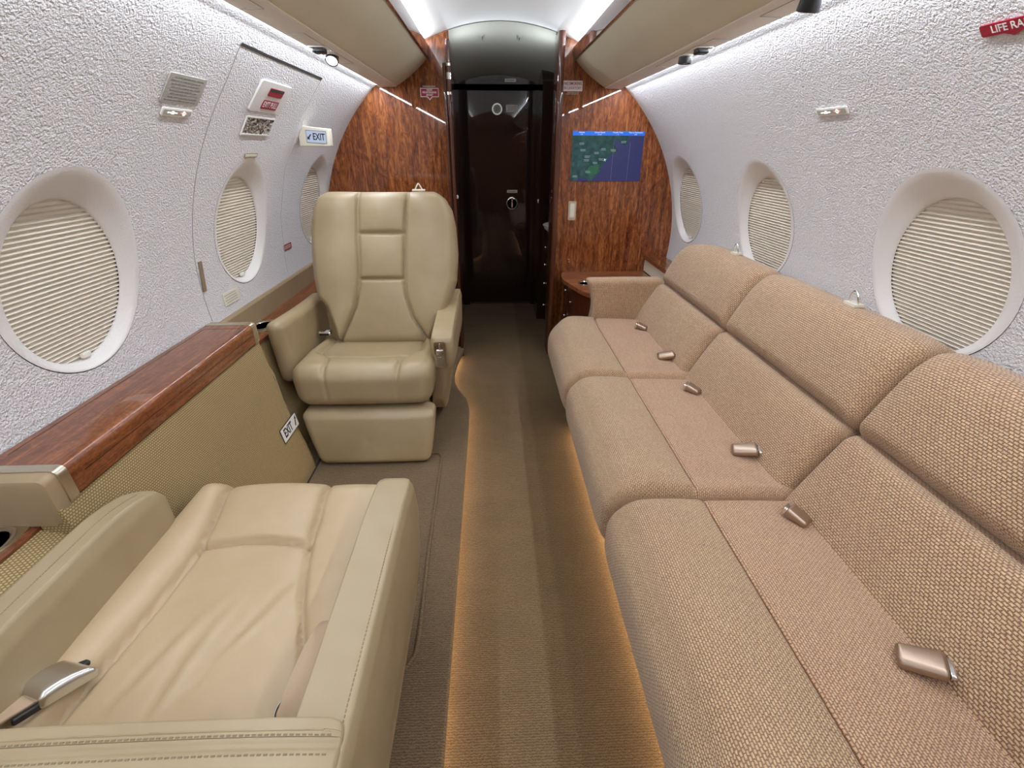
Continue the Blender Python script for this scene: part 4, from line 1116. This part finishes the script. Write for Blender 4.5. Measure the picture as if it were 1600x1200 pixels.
# ------------------------------------------------------------------ near leather seat, facing away from the camera
ns = thing('club_chair', 'tan leather seat seen from behind in the near left corner, low wraparound back', 'chair', (-.54, .65, .06)); NO = Vector(ns.location)
def Q(mb): mb.v = [(x-NO.x, y-NO.y, z-NO.z) for x, y, z in mb.v]; return mb
def near_seat():
    x0, x1, y0, y1 = -.800, -.285, .36, 1.060; hx, hy, hz = (x1-x0)/2, (y1-y0)/2, .09; xc, yc = (x0+x1)/2, (y0+y1)/2
    Ls = [(.36, -.735), (.46, -.716), (.55, -.700), (.66, -.683), (.78, -.676), (.82, -.678), (.90, -.690), (1.0, -.716), (1.07, -.722)]
    Rs = [(.36, -.330), (.46, -.336), (.56, -.358), (.66, -.395), (.72, -.412), (.82, -.432), (.90, -.440), (1.0, -.455), (1.07, -.462)]
    def fn(p, n, w):
        x, y, z = p.x+xc, p.y+yc, p.z; fr = max(0, n.z)
        a, b = smooth_interp(Ls, y), smooth_interp(Rs, y); a = interp(Ls, y); b = interp(Rs, y)
        d = min(abs(x-a), abs(x-b)); z -= fr*.016*math.exp(-(d/.0060)**2)
        if a < x < b:
            u = (x-a)/(b-a); ycut = .812+.012*math.sin(PI*u)
            z -= fr*.020*math.exp(-((y-ycut)/.0065)**2)
            if y > ycut: v = min(1, (y-ycut)/(1.075-ycut)); z += fr*.028*max(0, math.sin(PI*u))**.40*max(0, math.sin(PI*min(1, v*.9+.06)))**.5
            else:
                v = (ycut-y)/(ycut-.36); z += fr*(.006*max(0, math.sin(PI*u))**.5-.010*v)
                # worn creases fanning from the left rear
                for cx_, cy_, ang, L_, wd, am in ((-.60, .56, 1.15, .10, .014, .0045), (-.55, .55, 1.35, .10, .012, .0045), (-.50, .57, 1.15, .11, .012, -.0035), (-.63, .53, 1.25, .08, .012, -.004), (-.47, .60, .95, .12, .010, .0035), (-.575, .50, 1.5, .07, .012, -.004), (-.43, .68, 1.0, .07, .010, .0025)):
                    dx, dy = x-cx_, y-cy_; al = dx*math.cos(ang)+dy*math.sin(ang); ac = -dx*math.sin(ang)+dy*math.cos(ang)
                    z += fr*am*math.exp(-(ac/wd)**2)*math.exp(-(al/L_)**2)
        elif x <= a: u = (x-x0)/(a-x0); z += fr*.030*max(0, math.sin(PI*max(0, min(1, u))))**.6
        else: u = (x1-x)/(x1-b); z += fr*.008*max(0, math.sin(PI*max(0, min(1, u))))**.6
        z += fr*.012*(1-((y-yc)/hy)**2)
        if n.y > 0: y += n.y*.012*(1-(p.x/hx)**4)
        return (x, y, z+.375)
    mb = rbox(hx, hy, hz, (.03, .055, .045), .0058, fn, ns=6)
    o = Q(mb).build('seat', M['leather_warm'], ns, smooth=None); shade_smooth(o)
near_seat()
def near_arm(side):
    if side < 0:
        xi, xo, zt = -.764, -.838, .628
        def fn(p, n, w):
            x, y, z = p; v = (w[1]+1)/2; t = (w[2]+1)/2
            Z = lerp(.435, zt, t); Z -= .045*max(0, (v-.72)/.28)**2*t; Z -= .0*v
            X = (xi+xo)/2+x*(1+.05*(1-t)); X += lerp(-.0, .012, v)*0
            return (X, y+.575, Z)
        mb = rbox(.037, .330, .0965, (.032, .06, .040), .018, fn, ns=6)
    else:
        def fn(p, n, w):
            x, y, z = p; v = (w[1]+1)/2; t = (w[2]+1)/2
            Z = lerp(.12, .556, t)-.020*max(0, (v-.7)/.3)**2*t
            X = -.255+x; X += interp([(0, -.030), (.5, .002), (.8, 0.006), (1, -.004)], t)*(1 if n.x > -.3 else .2)
            Y = y+.630
            Y -= .05*(1-t)*v
            return (X, Y, Z)
        mb = rbox(.050, .358, .224, (.030, .045, .028), .018, fn, ns=6)
    o = Q(mb).build('armrest', M['leather'], ns, smooth=None); shade_smooth(o)
near_arm(-1); near_arm(1)
def near_back():
    def fn(p, n, w):
        x, y, z = p; u = (w[0]+1)/2; t = (w[2]+1)/2
        Z = lerp(.22, .576, t)-.012*abs(w[0])**3*t
        g = 0
        Y = y+.290
        Z -= max(0, n.z)*(.006*math.exp(-((y-.067)/.005)**2))
        X = x-.512
        return (X, Y, Z)
    mb = rbox(.300, .112, .195, (.035, .036, .036), .012, fn, ns=6, ex=((), (.067,), ()))
    o = Q(mb).build('backrest', M['leather'], ns, smooth=None); shade_smooth(o)
near_back()
Q(MB().box(-.755, -.30, .30, .98, .062, .30)).build('base', M['leather'], ns)
# top-stitching: rows of short thread stitches
def stitches(path, name, step=.0075, r=.0009):
    mb = MB(); pts = crom(path, 24); L = 0; acc = []
    for a, b in zip(pts, pts[1:]):
        seg = (b-a).length; 
        while L < seg:
            p = a+(b-a)*(L/seg); acc.append((p, (b-a).normalized())); L += step
        L -= seg
    for p, d in acc: mb.tube([p-d*step*.33, p+d*step*.33], r, 5)
    return mb
def zr(y): v = (y-.258)/.744; return .588-.018*max(0, (v-.6)/.4)**2
for dx in (0, .007):
    Q(stitches([(-.226+dx, .33, .5555-dx*.5), (-.226+dx, .55, .5555-dx*.5), (-.226+dx, .80, .5545-dx*.5), (-.226+dx, .93, .540-dx*.5)], 'st', .0075, .0013)).build('stitching', M['stitch'], ns)
def zb_(x): return .576-.012*abs((x+.512)/.300)**3-.0003
for dy in (-.011, .013):
    Q(stitches([(x, .356+dy, zb_(x)) for x in (-.798, -.70, -.60, -.51, -.42, -.32, -.235)], 'st', .0085, .0015)).build('stitching', M['stitch'], ns)
Q(stitches([(-.797, y, .628-.045*max(0, ((y-.245)/.66-.72)/.28)**2) for y in (.26, .40, .55, .70, .76, .80, .83, .85)], 'st', .006, .0011)).build('stitching', M['stitch'], ns)
# seat belt: pale buckle by the left arm, webbing and latch by the right arm
T = Matrix.Translation((-.737-NO.x, .500-NO.y, .500-NO.z)) @ Matrix.Rotation(math.radians(-22), 4, 'Z') @ Matrix.Rotation(math.radians(-18), 4, 'X')
def bkl(p, n, w):
    x, y, z = p; x *= 1+.10*w[1]; z += .007*(1-w[1]**2)*max(0, n.z); z *= 1-.15*w[1]
    return (x, y+.006*w[0]*(w[1] > 0), z)
mb = rbox(.033, .038, .012, (.010, .010, .009), .012, bkl, ns=4); mb.v = [tuple(T @ Vector(v)) for v in mb.v]; b = mb.build('seatbelt_buckle', M['satin'], ns); shade_smooth(b)
mb = rbox(.016, .007, .006, .003, .02, off=(-.008, .038, .004), ns=2); mb.v = [tuple(T @ Vector(v)) for v in mb.v]; mb.build('slot', M['black'], b)
mb = rbox(.021, .050, .003, .002, .02, off=(-.006, -.078, -.001), ns=2); mb.v = [tuple(T @ Vector(v)) for v in mb.v]; mb.build('webbing', M['webbing'], b)
mb = rbox(.004, .018, .006, .003, .02, off=(.022, -.050, -.006), ns=2); mb.v = [tuple(T @ Vector(v)) for v in mb.v]; mb.build('clip', M['black'], b)
mb = MB()
vs = crom([(-.322, .40, .49), (-.318, .46, .520), (-.310, .53, .532), (-.304, .60, .515), (-.302, .63, .47)], 6)
A = []; 
for p in vs: A += [(p.x-.024, p.y-.02, p.z+.002), (p.x+.012, p.y-.02, p.z+.012)]
mb.add(A+[(x, y, z-.002) for x, y, z in A], [(2*i, 2*i+1, 2*i+3, 2*i+2) for i in range(len(vs)-1)]+[(len(A)+2*i, len(A)+2*i+2, len(A)+2*i+3, len(A)+2*i+1) for i in range(len(vs)-1)]+[(2*i, 2*i+2, len(A)+2*i+2, len(A)+2*i) for i in range(len(vs)-1)])
b = Q(mb).build('belt_webbing', M['webbing'], ns)
Q(MB().tube(crom([(-.350, .420, .492), (-.354, .438, .500), (-.346, .452, .508), (-.332, .455, .514)], 6), .0022, 8)).build('belt_ring', M['chrome'], b)

# ------------------------------------------------------------------ world and view
w = bpy.data.worlds.new('world'); bpy.context.scene.world = w; w.use_nodes = True
w.node_tree.nodes['Background'].inputs['Color'].default_value = (.02, .02, .022, 1)
# wash and cove lamps: the same strips' light, as slim area lamps beside the tape
def area(name, loc, target, sx, sy, power, col, spread=PI):
    l = bpy.data.lights.new(name, 'AREA'); l.shape = 'RECTANGLE'; l.size = sx; l.size_y = sy; l.energy = power; l.color = col; l.spread = spread
    o = bpy.data.objects.new(name, l); C.objects.link(o); o.location = loc
    d = (Vector(target)-Vector(loc)).normalized(); z = -d; y = Vector((0, 1, 0)); x = y.cross(z).normalized()
    o.rotation_euler = Matrix((x, y, z)).transposed().to_euler(); return o
COOL = (.86, .92, 1.0)
ym = (YR+YB)/2; ln = YB-YR-.1
for s in (-1, 1):
    area('wall_wash_lamp', (CX+s*.700, ym, 1.597), (CX+s*.64, ym, 1.0), .012, ln, 25, COOL)
    area('cove_lamp', (CX+s*.428, ym, 1.797), (CX+s*.25, ym, 1.90), .010, ln, 20, COOL)
for s in (-1, 1): area('vestibule_fill_lamp', (CX+.02+s*.27, 3.24, 1.70), (CX-.1*s, 3.60, 1.9), .04, .10, 1.2, COOL)  # added fill without a fixture, brightens the vestibule ceiling
# reading lights over seats, behind and above the camera
def spotl(loc, target, power, col=(1, .93, .82), size=60):
    l = bpy.data.lights.new('reading_lamp', 'SPOT'); l.energy = power; l.color = col; l.spot_size = math.radians(size); l.spot_blend = .8; l.shadow_soft_size = .02
    o = bpy.data.objects.new('reading_lamp', l); C.objects.link(o); o.location = loc
    o.rotation_euler = (Vector(target)-Vector(loc)).to_track_quat('-Z', 'Y').to_euler()
spotl((-.573, 2.07, 1.555), (-.55, 2.0, .4), 6)
vs_ = bpy.context.scene.view_settings
vs_.view_transform = 'Standard'; vs_.look = 'None'; vs_.gamma = 1; vs_.use_curve_mapping = False; vs_.exposure = -.22
bpy.context.scene.display_settings.display_device = 'sRGB'
cy = bpy.context.scene.cycles
cy.max_bounces = 10; cy.diffuse_bounces = 6; cy.use_denoising = True
